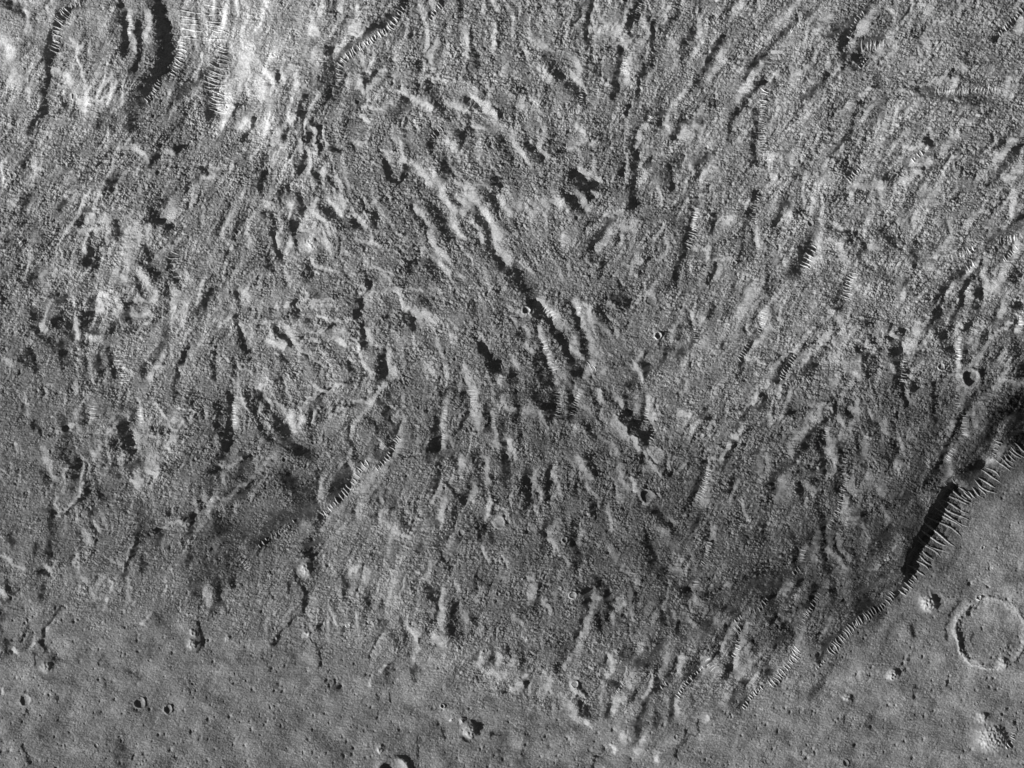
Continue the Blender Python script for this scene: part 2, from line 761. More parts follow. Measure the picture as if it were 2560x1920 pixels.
D110@.7 1900,620 1860,700 1820,800 1800,880
L30@.9 1910,720 2000,690 2080,650
D110@.9 2090,620 2110,700 2060,780
D70@1 1880,780 1890,850 1990,790
L50@.5 1940,800 1930,860
D60@.9 1860,330 1860,420
D70@.5 1870,180 1900,260
L30@.7 2080,90 2130,200
D40@.8 2100,100 2160,200 2200,260
L30@.7 1480,320 1590,310 1430,540 1480,580
D60@.8 1730,900 1700,980
D60@.9 1800,960 1770,1040 
L60@.6 1830,1010 1790,1080 1770,970
L25@.9 1900,1000 1990,970 2060,900 2130,850 2200,810
D50@.9 2150,860 2110,950 2030,1000 
D60@.9 1700,1060 1660,1170 1640,1270 1600,1350
L60@.5 1680,1000 1690,1100
L70@.4 1740,1180 1700,1260
L25@.7 1400,1240 1480,1210 1540,1180
L30@.8 1500,1220 1550,1190 1600,1220
D60@.8 1400,1240 1370,1330 1340,1390
D60@.7 1860,1100 1890,1180 1870,1260
D160@.6 2000,1300 1990,1450 1980,1560
D130@.5 1900,1480 1830,1560 1760,1640
D100@.5 2080,1330 2120,1270
D90@.9 1160,200 1190,260 1130,300
D90@.8 1060,330 1050,450 1070,520
D60@.9 1110,430 1120,540 1140,630
L90@.6 1210,240 1240,340
L60@.6 1170,420 1180,560
L110@.5 1260,500 1300,620
L50@.9 1270,770 1340,790 1350,730
L60@.6 1150,780 1200,870
D60@.8 1100,680 1120,760 1130,800
D50@.8 1140,720 1200,680
L30@.6 1330,150 1420,280 1480,380 1510,500
D90@.7 530,300 550,400 560,450
L30@1 600,360 630,350
L30@1 500,400 520,410
D60@.6 720,180 740,270 720,340
L70@.4 800,170 790,320
D110@.6 560,560 580,680 590,780
D60@.7 660,730 680,640
L40@1 550,800 560,750
D25@.9 280,330 310,390 340,440
L60@.5 380,640 420,740 470,820
D60@.5 370,760 400,820
D60@.9 740,850 730,940 710,1000
L25@.7 720,870 690,970 620,1030 560,1110
D20@.9 700,980 620,1060 560,1130
D60@.7 640,830 620,900
D60@.5 820,800 860,950 890,990
D40@.8 810,1080 800,1130
D80@.6 760,1170 800,1210
D40@.9 810,1230 820,1360
L60@.5 730,1270 780,1370
D60@.4 660,1250 690,1320
L40@.6 820,1200 840,1270
L25@.5 870,430 960,400
L60@.6 850,560 800,600
L30@.6 1010,640 1060,610
D60@.7 990,680 960,740 990,800
D60@.7 970,480 980,560
D90@.5 880,40 950,80
D90@.6 1050,200 1090,190
D60@.7 1510,30 1520,170
D50@.8 1640,60 1650,170
D60@.7 1360,150 1400,230
D60@.7 430,1100 440,1250 420,1400 430,1540
D90@.4 450,1180 480,1350
D80@.5 1200,1030 1210,1200 1190,1280
D90@.4 1290,1180 1240,1280
D50@.8 1180,1330 1170,1430 1110,1510 1080,1640
L20@.7 1150,1390 1110,1460 1090,1510
D90@.5 1080,1020 1060,1060
D90@.5 1410,1080 1440,1120
D60@.8 80,1330 110,1380
D50@.7 320,1390 310,1450
L25@.7 0,1480 80,1520 200,1600
L40@1 400,1580 430,1600
D50@1 350,1630 420,1640
L25@.9 1130,820 1190,880 1240,840
D40@.7 1240,1500 1230,1620
D60@.7 1640,1440 1640,1530
R24,50 2010,110 2020,240 2030,350
R24,80 800,180 800,300 
R26,60 1200,210 1230,330
R20,50 1150,440 1150,600
R24,60 2070,1490 2160,1600
R20,30 1790,960 1840,1010
#1,2
L30@.9 100,10 0,30
D60@.8 20,60 60,150 110,220
D90@.9 150,310 220,400 280,480 340,550 420,600 480,610
L60@.8 290,250 310,350 330,400 
L40@.6 110,130 130,200
D50@.8 0,310 60,400 110,470
L40@.4 60,320 110,400
D25@.7 170,510 250,550 320,590 420,630
L25@1 160,610 80,690 0,760
L25@.9 500,20 540,50 620,60 700,30 760,10
L25@.9 410,200 450,130 520,90 600,60
D60@.7 600,80 510,170 470,230
L30@.8 380,350 400,260
L60@.7 500,260 480,330
D30@.8 470,230 460,350 480,460
L20@.8 620,290 700,240 790,210
L30@.8 840,150 900,150 990,170 1000,130 1060,60 1110,0
D60@.9 1060,150 1100,200 1110,250
D50@.8 1160,100 1170,160
L20@.7 1150,170 1190,210
D25@.8 940,290 1010,340 1040,400
D50@.8 800,290 790,350 800,450 830,520 860,640
L50@.4 830,370 830,450
D40@.7 1130,230 1180,350 1190,440 1170,540
D130@.4 1100,400 1090,520 1100,600
L25@.6 1050,470 1110,540
D25@.9 1230,330 1210,430
L60@.6 1270,300 1230,430
D40@1 1180,560 1120,630 1060,690
D50@.9 900,680 880,730
D60@1 800,680 790,780 760,900 720,960
D110@.7 700,840 660,920
D60@1 530,780 520,900 520,1030 540,1150
L60@.5 570,820 550,980
D110@.6 320,850 360,920 380,1080
D100@.8 480,1080 420,1130 330,1160
D150@1 230,1150 160,1200 90,1270 30,1350
D60@.7 560,1170 520,1230
L60@.5 820,670 840,780
L110@.5 930,740 820,880
L60@.4 1030,780 900,950
D110@.6 540,1330 470,1370
D90@1 430,1420 460,1490
D60@1 350,1600 350,1650
D110@.8 480,1560 490,1620
L60@1 400,1600 430,1620
L60@.8 820,1620 880,1590
D30@.6 1130,920 1100,1010 1070,1080
D60@.5 1190,1000 1150,1080
L30@.6 1070,1120 1140,1090
D20@.6 1030,920 970,1010
D40@.6 850,1050 840,1170
L60@.5 900,1050 860,1150
L80@.5 1090,1200 1200,1260
D90@1 1560,270 1560,390 1570,500 1560,600
D60@.8 1510,420 1490,560 1470,660
D60@.9 1600,60 1620,130
L60@.6 1640,140 1620,270 1610,380
L40@.8 1610,440 1610,560
D40@1 1590,760 1570,850 1540,930 1530,990
D50@.7 1600,640 1560,710
L30@.7 1620,860 1560,940 1520,1010
D50@.7 1520,870 1560,850
D80@.6 1690,580 1700,660
D50@1 1790,60 1800,130 1830,190
D40@.9 1740,400 1790,320 1820,240
L50@.8 1850,50 1880,110 1890,200
L60@.7 1860,240 1910,290 1910,380
D60@.4 1710,30 1730,60
D60@.7 1760,600 1740,700 1760,800
L60@.5 1780,640 1770,800
D25@.9 1650,850 1710,920 1760,1000 1790,1030
D60@.7 1840,820 1830,950 1790,1010
D60@.5 1570,1060 1570,1180
L60@.7 1630,1000 1590,1100 1590,1170
D50@.5 1730,1060 1710,1190
D70@.7 1890,600 1920,680 1960,720
L60@.6 1990,640 2000,760 1990,860
D60@.7 1900,760 1940,860 1960,960 
D40@.7 2030,780 2040,900 2050,1020 2040,1130
L40@.7 2020,960 2030,1060 1990,1160
D90@.6 1950,1180 1940,1330
D70@.9 1990,200 2000,300 2000,400
L60@.6 2050,260 2060,400 2070,520
D60@.8 2110,80 2100,140
L60@.5 2130,120 2100,200
D60@.6 2130,330 2110,480
D90@1 2160,540 2150,660 2170,770
L40@.8 2195,500 2195,620
D60@.6 2140,820 2170,880
L30@.5 1750,1250 1800,1290
D60@.9 1740,1280 1780,1330
D50@.7 2040,1280 2030,1340
D50@.6 1390,1060 1390,1140
L60@.4 1420,1100 1380,1160
D60@.5 1580,1200 1570,1400
D25@.9 1590,1460 1640,1560 1670,1610
L60@.5 1900,880 1870,1000
L60@.4 1200,1300 1320,1320
D60@.5 1260,1130 1310,1230
D40@.5 1400,1440 1430,1400
L60@.6 2090,1170 2120,1210
D60@.6 1890,600 1900,650
R30,50 1240,460 1200,510 1130,650 1080,700 1040,740
R36,60 960,680 900,720 850,830 800,890 750,960 700,1010 620,1090 570,1140 
R40,40 240,1270 170,1300 90,1340 30,1400
R40,30 330,1180 280,1230
R18,50 1640,230 1640,300 
R22,40 1620,430 1620,520
R22,40 2060,300 2060,380
R22,60 1870,60 1880,150
D120@.7 1160,470 1080,620
D130@.8 770,760 700,930 640,990
D120@.7 470,900 480,1060
D90@.8 250,780 300,930
L60@.6 1250,500 1120,720 980,800
L70@.6 900,900 760,1020 620,1150
L90@.5 400,1220 520,1180 600,1150
#2,2
D110@1 360,0 360,120 340,200
D70@1 500,80 510,180 500,280
D100@1 180,60 230,180 290,250 340,260
L60@.7 110,220 200,230 250,280 270,310
L90@.3 80,260 130,360
D70@.9 30,80 40,200 40,340
D50@.7 60,400 70,500
L30@.9 20,560 25,650
L60@.4 420,60 430,200
L60@.7 590,60 570,170
D30@.8 670,60 680,110 730,170 740,230
L40@.7 740,50 770,110 790,150
L30@.6 630,170 640,220
D60@.7 740,20 820,110 900,170
L40@.7 900,120 950,150 950,200
D60@.9 970,110 960,200 1000,250 1050,330
D60@1 1060,300 1080,390 1120,440
D60@.8 1130,460 1170,520
L50@.5 1090,180 1060,250
D60@1 1160,100 1140,200 1130,310
L60@.7 1180,120 1170,260
L70@.6 1230,260 1200,330
D40@.9 1200,370 1200,440
L28@1 890,280 940,360 990,420 1050,480 1110,560 1170,650 1230,730 1290,790
L60@.4 860,320 920,400 1010,500
D30@1 910,260 940,330 1010,410 1060,480 1120,550
D50@.6 1190,630 1260,690
D50@.7 960,280 1020,360
L25@.8 1180,590 1280,680
D60@.8 1120,620 1140,700
L50@.5 1160,720 1210,740
D60@.8 600,330 650,400 700,440
L60@.6 540,350 560,410
L40@1 580,640 620,720 680,810
D80@.4 640,600 660,700
D60@.8 700,740 710,800
L60@.4 530,640 600,740
L60@.8 870,550 900,600
L60@.5 860,840 900,930 950,1010
D40@.7 860,850 890,950
L35@.9 1010,810 1060,880 1080,920
D60@.6 980,780 1010,830
L40@.6 930,720 960,830 1000,920
D80@1 1140,930 1160,970 1120,990
L50@.7 1200,970 1170,1000
L20@.8 1110,970 1130,1020 1180,1030 
D60@1 1620,840 1590,920 1550,1010
D60@.9 1680,700 1640,800
D60@.7 1650,680 1640,740
L50@.8 1690,900 1640,980
L60@.4 1700,740 1690,830
D60@.6 1640,1100 1590,1180 1570,1250
D80@1 1700,1280 1690,1360 1670,1480
L60@.6 1750,1240 1720,1330
L50@.5 1690,1400 1680,1480
D60@.6 1530,1050 1480,1100
L60@.6 1680,1000 1620,1050
L30@.9 1880,520 1840,600 1800,680
D50@.8 1910,500 1860,620 1820,720
L30@.6 1980,400 1900,490
D60@.6 2100,180 1990,280 1930,390
L25@.8 1780,550 1720,650
D60@.9 2190,120 2150,200
L25@.8 2210,0 2110,90 2060,180 2000,220
L60@.4 2170,640 2130,760
D60@.7 1960,640 1940,720
D60@.6 1900,820 1880,940
L30@.8 1980,1010 2010,1100 2050,1170
D60@.6 1950,970 1960,1050
D60@.6 2110,560 2060,600
D80@1 150,740 130,800 100,870
D60@.9 140,870 130,960 130,1050
L60@.5 190,760 200,880
D60@.9 330,700 320,790 300,880 310,990
L60@.5 370,740 360,840
L30@.7 410,880 410,940 350,970
D60@.5 240,600 280,680
D90@.7 320,1200 280,1290 280,1390
D90@.7 530,1230 520,1320 550,1440 570,1550
L60@.5 600,1270 580,1380
L60@.5 400,1180 330,1270
D100@.4 440,1090 400,1170
D60@.5 400,1460 370,1600
D60@.7 680,1440 660,1500
L60@.5 340,1340 400,1420
D50@.7 680,1000 700,1130
D60@.5 540,880 550,960
L30@.7 820,1050 850,1160 870,1260
D60@.4 800,960 790,1080
D40@.9 1150,1260 1190,1360 
D90@.9 1160,1400 1200,1480 1210,1580
D60@.7 1290,1180 1350,1220 1410,1290
L30@.6 1350,1170 1430,1220
D60@.8 1150,1080 1220,1090 1280,1140
L60@.7 1290,1260 1340,1290
L90@.4 1300,1330 1400,1400
D60@.6 1440,730 1450,800
L30@.6 1430,760 1510,670
D60@.6 1320,770 1360,800
D60@.6 1670,220 1680,300
D50@.6 1640,260 1660,290
L50@.8 1450,260 1520,260
L30@.5 1530,420 1550,380
D90@.7 2050,200 2000,300 
D130@.4 1980,1250 2000,1350
D130@.4 2150,1200 2150,1500
D90@.8 1020,10 1070,20
L60@.5 850,1430 900,1500
L60@.5 1230,560 1290,610
D200@.3 1900,1500 2000,1600 2180,1600
L50@.6 1460,1520 1400,1600
D90@.6 1370,1530 1280,1650
R21,55 400,70 410,170 400,270
R21,50 580,80 545,180 530,270
R24,40 1170,220 1160,320 
R26,40 1210,370 1220,430 1200,490
R24,60 1700,740 1670,850 1650,930 1600,1010
R26,40 1710,1370 1680,1500 1640,1560
R24,30 290,400 210,450
#3,2
D62@1.15 1530,900 1480,980 1430,1080 1390,1180 1330,1290 1270,1400 1220,1500 1200,1650
D150@.8 1590,880 1680,800 1790,730 1880,640
D90@.9 1820,700 1800,860 1700,930
D110@.7 1840,480 1910,440 1940,400
D200@.8 2180,150 2140,320 2180,440
D150@.6 2090,420 2150,480
D60@1 1770,120 1710,220 1660,330 1590,410
D50@1 1590,430 1540,540 1500,640
D50@1 1500,640 1450,740 1400,800 1360,880
L40@.8 1820,160 1770,240 1720,290
L50@.5 1600,330 1540,460
L60@.4 1830,260 1790,350
L50@.7 1700,320 1700,420
L70@.6 1560,700 1530,800 1500,850
L60@.6 1560,770 1520,830
L50@.6 1600,560 1540,660
L60@.5 1650,40 1700,60 1690,150
L20@.8 1680,10 1740,40 1820,0
D40@.8 1160,20 1160,100 1190,180
L60@.5 1220,130 1200,80
D40@.9 1430,0 1430,120 1440,300
D60@.7 1250,0 1250,80
L60@.7 450,180 440,260 390,310
L25@.9 340,190 400,170 470,170 500,190
D60@.8 490,320 400,380 330,480 300,560
L60@.5 420,310 330,370 250,460
L60@.5 200,520 200,600
D60@.8 300,570 240,620 200,690 
D80@.9 20,850 60,780 100,740
D60@.7 0,960 40,880 
L50@.8 140,800 110,900 80,1000
L60@.4 190,900 170,1010
D80@.9 470,400 460,560 480,700 500,760
L60@.7 510,380 530,480 540,600
L30@.8 610,270 650,330 650,400 620,470
D60@.8 610,500 630,620 600,700 540,770
L40@.6 590,640 570,740 520,790
D80@.7 620,740 580,840 600,920
L30@.8 700,230 770,240 780,180
D60@.9 700,200 700,300
D60@.8 570,160 570,260
D60@.9 280,890 290,980 320,1030
L60@.7 330,880 390,920 410,980
D90@.5 390,730 400,840
D60@.8 430,960 420,1060
L30@.5 320,1060 340,1000
D60@.6 210,1300 250,1440 270,1500
D110@.9 260,1440 220,1570 190,1640
L60@.7 310,1420 300,1520
L60@.7 430,1290 420,1400
D60@1 380,1300 350,1340
D60@.8 480,1190 490,1330 480,1460 520,1620
L40@.8 520,1440 600,1510 680,1590
D40@.8 580,1320 600,1440 660,1530 730,1580
L40@.6 600,1320 640,1430 710,1520
L60@.6 370,1440 400,1530
L50@.5 520,1280 520,1360
D60@.9 460,1130 470,1230
L60@.6 1130,480 1180,580
D60@.7 1060,330 1080,470 1110,560
D60@.7 1110,600 1060,660
L90@.4 1230,440 1280,500
L60@.5 1000,320 1030,420
D50@.8 770,450 790,600
L60@.5 830,470 840,600
D60@.5 870,330 880,430
D60@.5 940,340 960,440
D60@.5 820,700 850,730
L60@.5 1100,720 1160,700
L90@.4 1000,790 860,800
L40@.5 990,960 980,870
D60@.9 700,930 720,1010
L60@.5 700,860 740,940
L40@.8 680,1000 640,1110
D60@.6 820,1120 850,1170
L40@.6 650,1180 720,1150 780,1150
L70@.4 700,1380 850,1360
L20@.6 690,1200 820,1230 870,1310 830,1390
L20@.5 1030,1160 1010,1230
D60@.7 1180,1250 1060,1270 940,1330 840,1400
L40@.4 1120,1300 1080,1400
D60@.6 870,1450 970,1380 1100,1290
D80@.8 690,1410 730,1490
D60@.6 1040,1230 1000,1270
L30@.5 870,1620 950,1560 
D110@.4 940,1600 1050,1560 1130,1600
L80@.5 1900,520 1870,600
L25@.9 2060,490 2010,600 1990,640
D60@.6 1930,450 1870,570
L60@.7 1900,660 1960,680
L60@.5 1640,840 1690,890
D60@.7 960,1000 1040,1060
D60@.6 200,200 160,250
L20@.5 0,340 80,300 130,280
L30@.7 110,20 90,130
D60@.5 20,180 40,250
L60@.6 760,300 690,380 
R26,55 1640,100 1640,170 1670,230
R26,55 1700,270 1690,350 1700,440
R26,50 670,640 660,740 690,820 650,900 640,1000 600,1110 530,1240
R28,60 1990,500 1960,600
R22,45 1600,560 1550,650
R26,40 510,380 500,460
R30,40 310,1440 300,1540
R30,40 270,1600 220,1640
R40,110@38 1640,860 1680,900
R34,110@35 2190,560 2100,640 2030,700
R40,150@30 1950,760 1910,830 1885,890
R40,90@40 1850,930 1750,950 1700,980
R42,200@30 1650,960 1620,1060
R42,220@30 1600,1110 1540,1230
R42,210@33 1490,1290 1430,1390
R44,160@33 1400,1440 1350,1540 1290,1620
#0,3
D60@.9 60,50 70,120 50,200
L50@.9 20,140 40,160
D20@.9 160,120 110,160
D30@.9 520,270 470,350 420,420 370,490 370,560 390,640
L25@.5 460,400 400,480
D30@.9 60,560 55,630
D60@.5 10,300 10,460
L20@.7 950,180 920,240 900,290
L20@.6 980,60 970,120
D60@.7 350,90 360,180
D25@.5 1700,400 1720,300 1750,130
D25@.8 1700,400 1740,500 1740,600 1710,660
D80@.8 1870,30 1880,140 1900,240
D40@.8 1890,250 1840,280 1840,330
D110@.6 1690,40 1680,130
D60@.9 2010,20 2000,80
L40@.4 1800,120 1790,220
D90@.5 1350,360 1400,400
L15@.8 1230,400 1330,330
D60@.5 450,660 490,720
D20@.6 290,690 310,780
L30@.8 140,660 130,620
L30@.5 310,560 290,610
L25@.8 10,980 20,1020
D60@.3 230,440 240,600
D14@.7 200,1470 240,1580 290,1610
D130@.35 1050,1480 1060,1620
D18@.8 225,1140 215,1200
D60@.3 1100,820 1220,880
D25@.5 900,660 860,740
L20@.5 1190,210 1170,260
D15@.6 490,1050 500,1100
L30@.8 720,40 750,30
L30@1 690,150 710,150
#1,3
D20@1 450,260 390,320 330,360 280,420
D25@.8 280,420 200,500 130,600
D45@.9 350,0 400,90 430,180 430,240
D20@.8 550,420 510,470 480,490
D12@.7 470,530 510,580 530,630
D20@.9 610,590 560,610 550,680
D12@.8 560,700 565,760 545,800
L50@.9 440,500 450,480
D60@.9 770,30 770,100 760,150
D60@.5 960,100 970,200 960,280
D60@.5 1090,240 1080,300
D60@.5 1110,380 1100,450 1050,530
D20@.7 1050,540 1000,640 980,720
L30@.5 1100,490 1030,590 990,690
D60@.4 1190,500 1220,600
D20@.6 760,440 760,540
L20@.6 770,430 800,410
D60@1 1590,110 1570,220 1560,300 1540,380
D110@.8 1500,130 1540,200
L60@.6 1620,130 1600,240 1610,340
D90@1 1720,240 1700,320 1700,400 1680,480
D80@.5 1740,500 1740,560
L60@.8 1540,540 1600,560 1630,560
L60@.5 1590,380 1600,470
L25@.9 1340,450 1380,540 1400,610
D25@.9 1410,530 1410,600
D40@.6 1260,380 1260,440
D40@.9 1280,500 1280,540
L80@.6 1300,430 1380,490
L110@.4 1140,60 1200,240
L110@.4 1100,200 1130,330
D60@.7 2000,100 1900,30
L60@.3 1980,100 1900,200
D60@.7 2030,600 2060,700 1990,760
L60@.8 1940,700 1900,780
L60@.6 2110,680 2090,760
D25@.9 2160,600 2200,700
D60@.7 1860,340 1870,380
L50@.4 1800,330 1820,400
D60@.7 1880,730 1920,660
L90@.5 1990,820 2130,860
L25@.7 1000,880 980,940
L20@.7 1110,770 1080,820
D60@.4 1150,790 1120,920
D25@.7 1040,1030 1040,1080
D20@.7 1150,1000 1160,1090
D20@.7 1620,1330 1620,1420
D25@.5 1400,1350 1390,1600
D25@.7 1370,760 1350,880 1370,920
L30@.4 1390,640 1360,760
D50@.7 1470,80 1480,140
D25@.7 1470,430 1470,500
D40@.7 280,60 280,140
D60@.4 800,200 700,240
D12@.7 2010,1390 2060,1360 2120,1370
#2,3
D40@.9 230,50 230,170 200,260
L60@.4 150,190 200,100
L30@.8 500,160 540,190 560,170
D90@1 600,80 650,180 660,280 640,350
D60@1 610,400 570,480 580,540
L60@.8 700,260 680,340 640,420 620,520
L60@.6 580,570 580,660
D80@.9 720,30 750,80
D60@1 810,120 820,220 860,280
L25@.7 690,190 770,180 
D60@.7 740,350 750,470
L40@.9 970,240 930,270
L30@1 1030,260 1040,370
L80@.6 1220,230 1160,280
D60@.7 1070,160 1050,230
D130@.8 1470,100 1520,60 1500,160
L60@.6 1590,50 1570,130 1600,230
D60@1 1280,300 1300,400
D110@.7 1680,180 1800,240 1900,330
L30@.8 1830,90 1900,60
D130@.8 2000,120 2130,60 2180,170
D90@.6 1600,380 1680,440
L60@.5 1730,400 1770,370
L40@.6 1510,380 1570,420
D60@.8 1430,400 1440,500 1500,560
D60@1 1990,400 1980,500 1940,600 1900,700 1870,800 1840,870
L60@.7 2030,420 1980,560 1950,660 1930,780
L60@.5 1990,800 1980,880
D60@.9 1950,300 1870,420 1830,600 1760,680 1680,750
L40@.7 1930,380 1880,480 1810,640
D60@1 1620,750 1560,840 1500,870
D80@.6 1600,720 1540,790
L60@.6 1680,700 1640,770
L90@.5 1760,760 1680,820 1790,830
D110@1 1260,590 1230,650 1170,720 1100,750
D110@.6 980,640 980,710
L60@.6 1130,570 1110,640
L60@.6 850,700 860,780 830,850
D40@.7 820,700 810,800
D60@.6 1440,590 1430,700 1400,800 1350,880
L50@.7 1480,700 1430,820
L60@.6 1050,840 1060,900
D90@.7 840,900 900,940
L60@.8 960,1030 900,1080 870,1160
L50@.9 980,920 1000,940
D60@.9 840,1120 820,1200
L25@.9 1210,900 1180,980 1120,1040
D80@.9 1250,920 1230,990
D60@.6 1090,1000 1030,1080
D50@.9 1160,1060 1120,1160 1090,1280
D60@.6 1100,1320 1080,1450 
L60@.4 1130,1400 1090,1500
D60@.8 1390,1030 1380,1140 1370,1240
L60@.6 1440,1060 1420,1170
D60@.5 1260,1070 1260,1200 1230,1290
D110@.6 550,580 430,640 480,720
L60@.6 500,700 470,780
D60@.6 400,760 380,840
L110@.6 290,830 320,900 280,980
L110@.4 420,1020 480,1120
L60@.4 500,1100 560,1240
L40@1 540,900 530,960
D30@.6 540,920 600,980 660,1040
L20@.8 520,940 560,1000 620,1040
L60@.8 120,850 80,930 20,970
D50@1 110,900 120,960
D60@.9 580,1100 600,1170
L40@1 620,1250 660,1280
D60@.7 660,1220 640,1130
D60@.8 1930,1000 1900,1080 
D40@.8 1960,920 2030,900
D60@.5 2010,960 2000,1060 1960,1130
L90@.4 1870,980 1810,1100
D110@.4 1760,1100 1840,1060
D25@.6 1620,1270 1590,1350 1530,1390 1440,1480 1400,1560
D25@.6 1510,1340 1460,1420
L30@1 1670,1200 1680,1240
D60@.4 1560,1060 1590,1160
L30@.8 870,1470 870,1510
L40@1 960,1380 970,1410
L40@1 1250,1560 1250,1590
D110@.4 60,1620 80,1560
D20@.6 740,1560 680,1640
D60@.6 70,300 130,280 
L50@.8 20,360 80,400
D60@.5 60,580 80,640
L60@.6 0,740 40,720
D80@.6 90,740 110,860
D60@.5 1800,560 1700,400
D60@.6 2060,540 2090,640
L60@.4 2050,700 2060,780
D60@.6 2100,860 2090,780
L50@.6 2100,860 2060,900
D90@.7 2190,760 2180,850
R24,30 960,930 900,1010
R30,40 1330,930 1290,960 
R30,45 1650,790 1560,870 1490,950 1430,1040
R24,60 1930,480 1970,440
R30,80 1700,720 1760,800 
R30,45 2160,960 2060,1050 2000,1140
R26,60 1590,40 1590,100
R30,40 1960,560 1940,640 1910,700
R34,50 2200,200 2120,300 2050,300
R30,30 1930,390 1980,350
#3,3
D110@1 100,0 60,150 30,300
D60@.9 290,20 230,140 160,210
L50@.6 160,70 80,170
L40@.7 200,60 160,150
D60@1 400,80 390,180 350,260
D60@1 560,60 540,200
L60@.6 500,60 430,180
L110@.4 300,200 260,260
D150@1 780,160 840,220 780,300
D60@.8 1200,0 1130,120 1110,180
D50@1 860,230 760,350 680,430
D60@.9 820,120 900,60 1010,0
D60@.7 620,440 560,560 500,600
D50@1 490,570 460,640 430,740
D90@.8 130,400 170,500 60,560
D60@.8 60,330 20,420
L60@.5 540,370 480,480
L60@.4 690,60 650,140
D60@1 10,820 0,850
D60@.4 550,780 500,860 420,960 360,1060
D60@.4 420,500 380,700
L60@.5 310,380 250,640
D25@.6 1650,220 1570,340 1540,440 1550,560
D40@.9 1240,440 1250,530
D20@.7 1225,670 1215,730
D16@.7 1545,910 1545,960
D14@.7 1260,940 1255,1040
D14@.7 655,1210 650,1260
D60@.3 940,1150 860,1280
D25@.8 650,1600 680,1630
D60@.4 1640,600 1640,700
D20@.5 1750,480 1780,600
L60@.5 1740,700 1850,770
R36,90 1260,0 1240,50 1200,100 1160,150
R28,60 1080,150 1020,240 960,290
R27,80 920,290 860,340 790,390 720,440 650,530 590,600 540,660
R24,30 480,740 420,800
R30,90 250,620 230,700 100,860 30,940 
R26,50 330,330 270,450 
R26,45 440,150 360,290 320,340
R26,45 2120,1350 2100,1440 2060,1480
'''
# ---------------------------------------------------------------- the height field
rng = np.random.default_rng(7)
random.seed(7)
S = 1.6                              # grid spacing
NX, NY = 1800, 1350
X0, Y0 = -160.0, -120.0              # photograph coordinates (y down) of grid corner
gx = X0 + S * np.arange(NX)
gy = Y0 + S * np.arange(NY)
PX, PY = np.meshgrid(gx.astype(np.float32), gy.astype(np.float32))
fx = np.fft.rfftfreq(NX) * 2 * np.pi / S
fy = np.fft.fftfreq(NY) * 2 * np.pi / S
KX, KY = np.meshgrid(fx, fy)
K2 = KX ** 2 + KY ** 2

def fnoise(lam, bw=0.45, seed=None):
    """band-limited periodic noise of wavelength lam, unit variance"""
    r = np.random.default_rng(seed) if seed is not None else rng
    f = np.fft.rfft2(r.standard_normal((NY, NX)))
    k0 = 2 * np.pi / lam
    k = np.sqrt(K2) + 1e-9
    f *= np.exp(-(np.log(k / k0) / bw) ** 2)
    n = np.fft.irfft2(f, (NY, NX))
    return (n / n.std()).astype(np.float32)

def blur(a, s):
    return np.fft.irfft2(np.fft.rfft2(a) * np.exp(-K2 * s * s / 2), (NY, NX)).astype(np.float32)

def up(rows):
    """a 16 x 12 table of cell values over the photograph, interpolated to the grid"""
    t = np.array(rows, np.float32)
    u = np.clip((PX - 80) / 160, 0, 14.999); v = np.clip((PY - 80) / 160, 0, 10.999)
    i = u.astype(int); j = v.astype(int); u -= i; v -= j
    u = u * u * (3 - 2 * u); v = v * v * (3 - 2 * v)
    return (t[j, i] * (1 - u) + t[j, i + 1] * u) * (1 - v) + (t[j + 1, i] * (1 - u) + t[j + 1, i + 1] * u) * v

BRIGHT = [  # mean brightness per cell, slope shading and ground tone together
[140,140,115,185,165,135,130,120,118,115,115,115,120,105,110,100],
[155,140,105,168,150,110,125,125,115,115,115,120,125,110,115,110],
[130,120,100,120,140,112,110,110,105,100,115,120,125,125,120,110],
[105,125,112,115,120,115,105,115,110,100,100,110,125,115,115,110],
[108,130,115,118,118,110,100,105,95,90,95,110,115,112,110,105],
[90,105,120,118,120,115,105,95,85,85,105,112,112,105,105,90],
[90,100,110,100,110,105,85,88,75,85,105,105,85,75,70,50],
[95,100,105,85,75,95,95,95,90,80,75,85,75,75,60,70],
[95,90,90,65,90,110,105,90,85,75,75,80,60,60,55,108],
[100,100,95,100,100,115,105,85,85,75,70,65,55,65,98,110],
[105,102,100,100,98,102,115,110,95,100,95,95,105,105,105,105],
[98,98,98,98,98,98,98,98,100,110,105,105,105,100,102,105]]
FLOW = [
[70,75,85,85,60,60,75,85,95,80,70,55,50,55,70,50],
[70,70,65,80,80,60,100,140,90,80,70,60,60,50,20,60],
[60,50,60,70,75,105,110,120,110,80,65,60,65,60,60,50],
[60,60,60,65,75,110,115,120,110,60,65,70,70,65,60,50],
[75,90,70,65,80,110,130,125,120,80,65,60,60,60,50,50],
[70,80,65,70,110,150,115,120,120,115,80,60,60,80,65,65],
[85,95,85,95,125,40,100,95,95,110,80,50,60,110,85,55],
[95,95,80,80,45,55,85,90,95,125,80,60,80,85,75,50],
[95,95,80,60,50,60,80,90,100,115,80,70,80,75,55,50],
[85,90,75,70,70,110,75,85,95,90,75,60,50,45,80,90],
[80,75,60,50,60,75,100,110,100,75,65,55,50,50,90,90],
[60,60,60,60,60,60,80,90,90,70,65,55,50,60,60,60]]
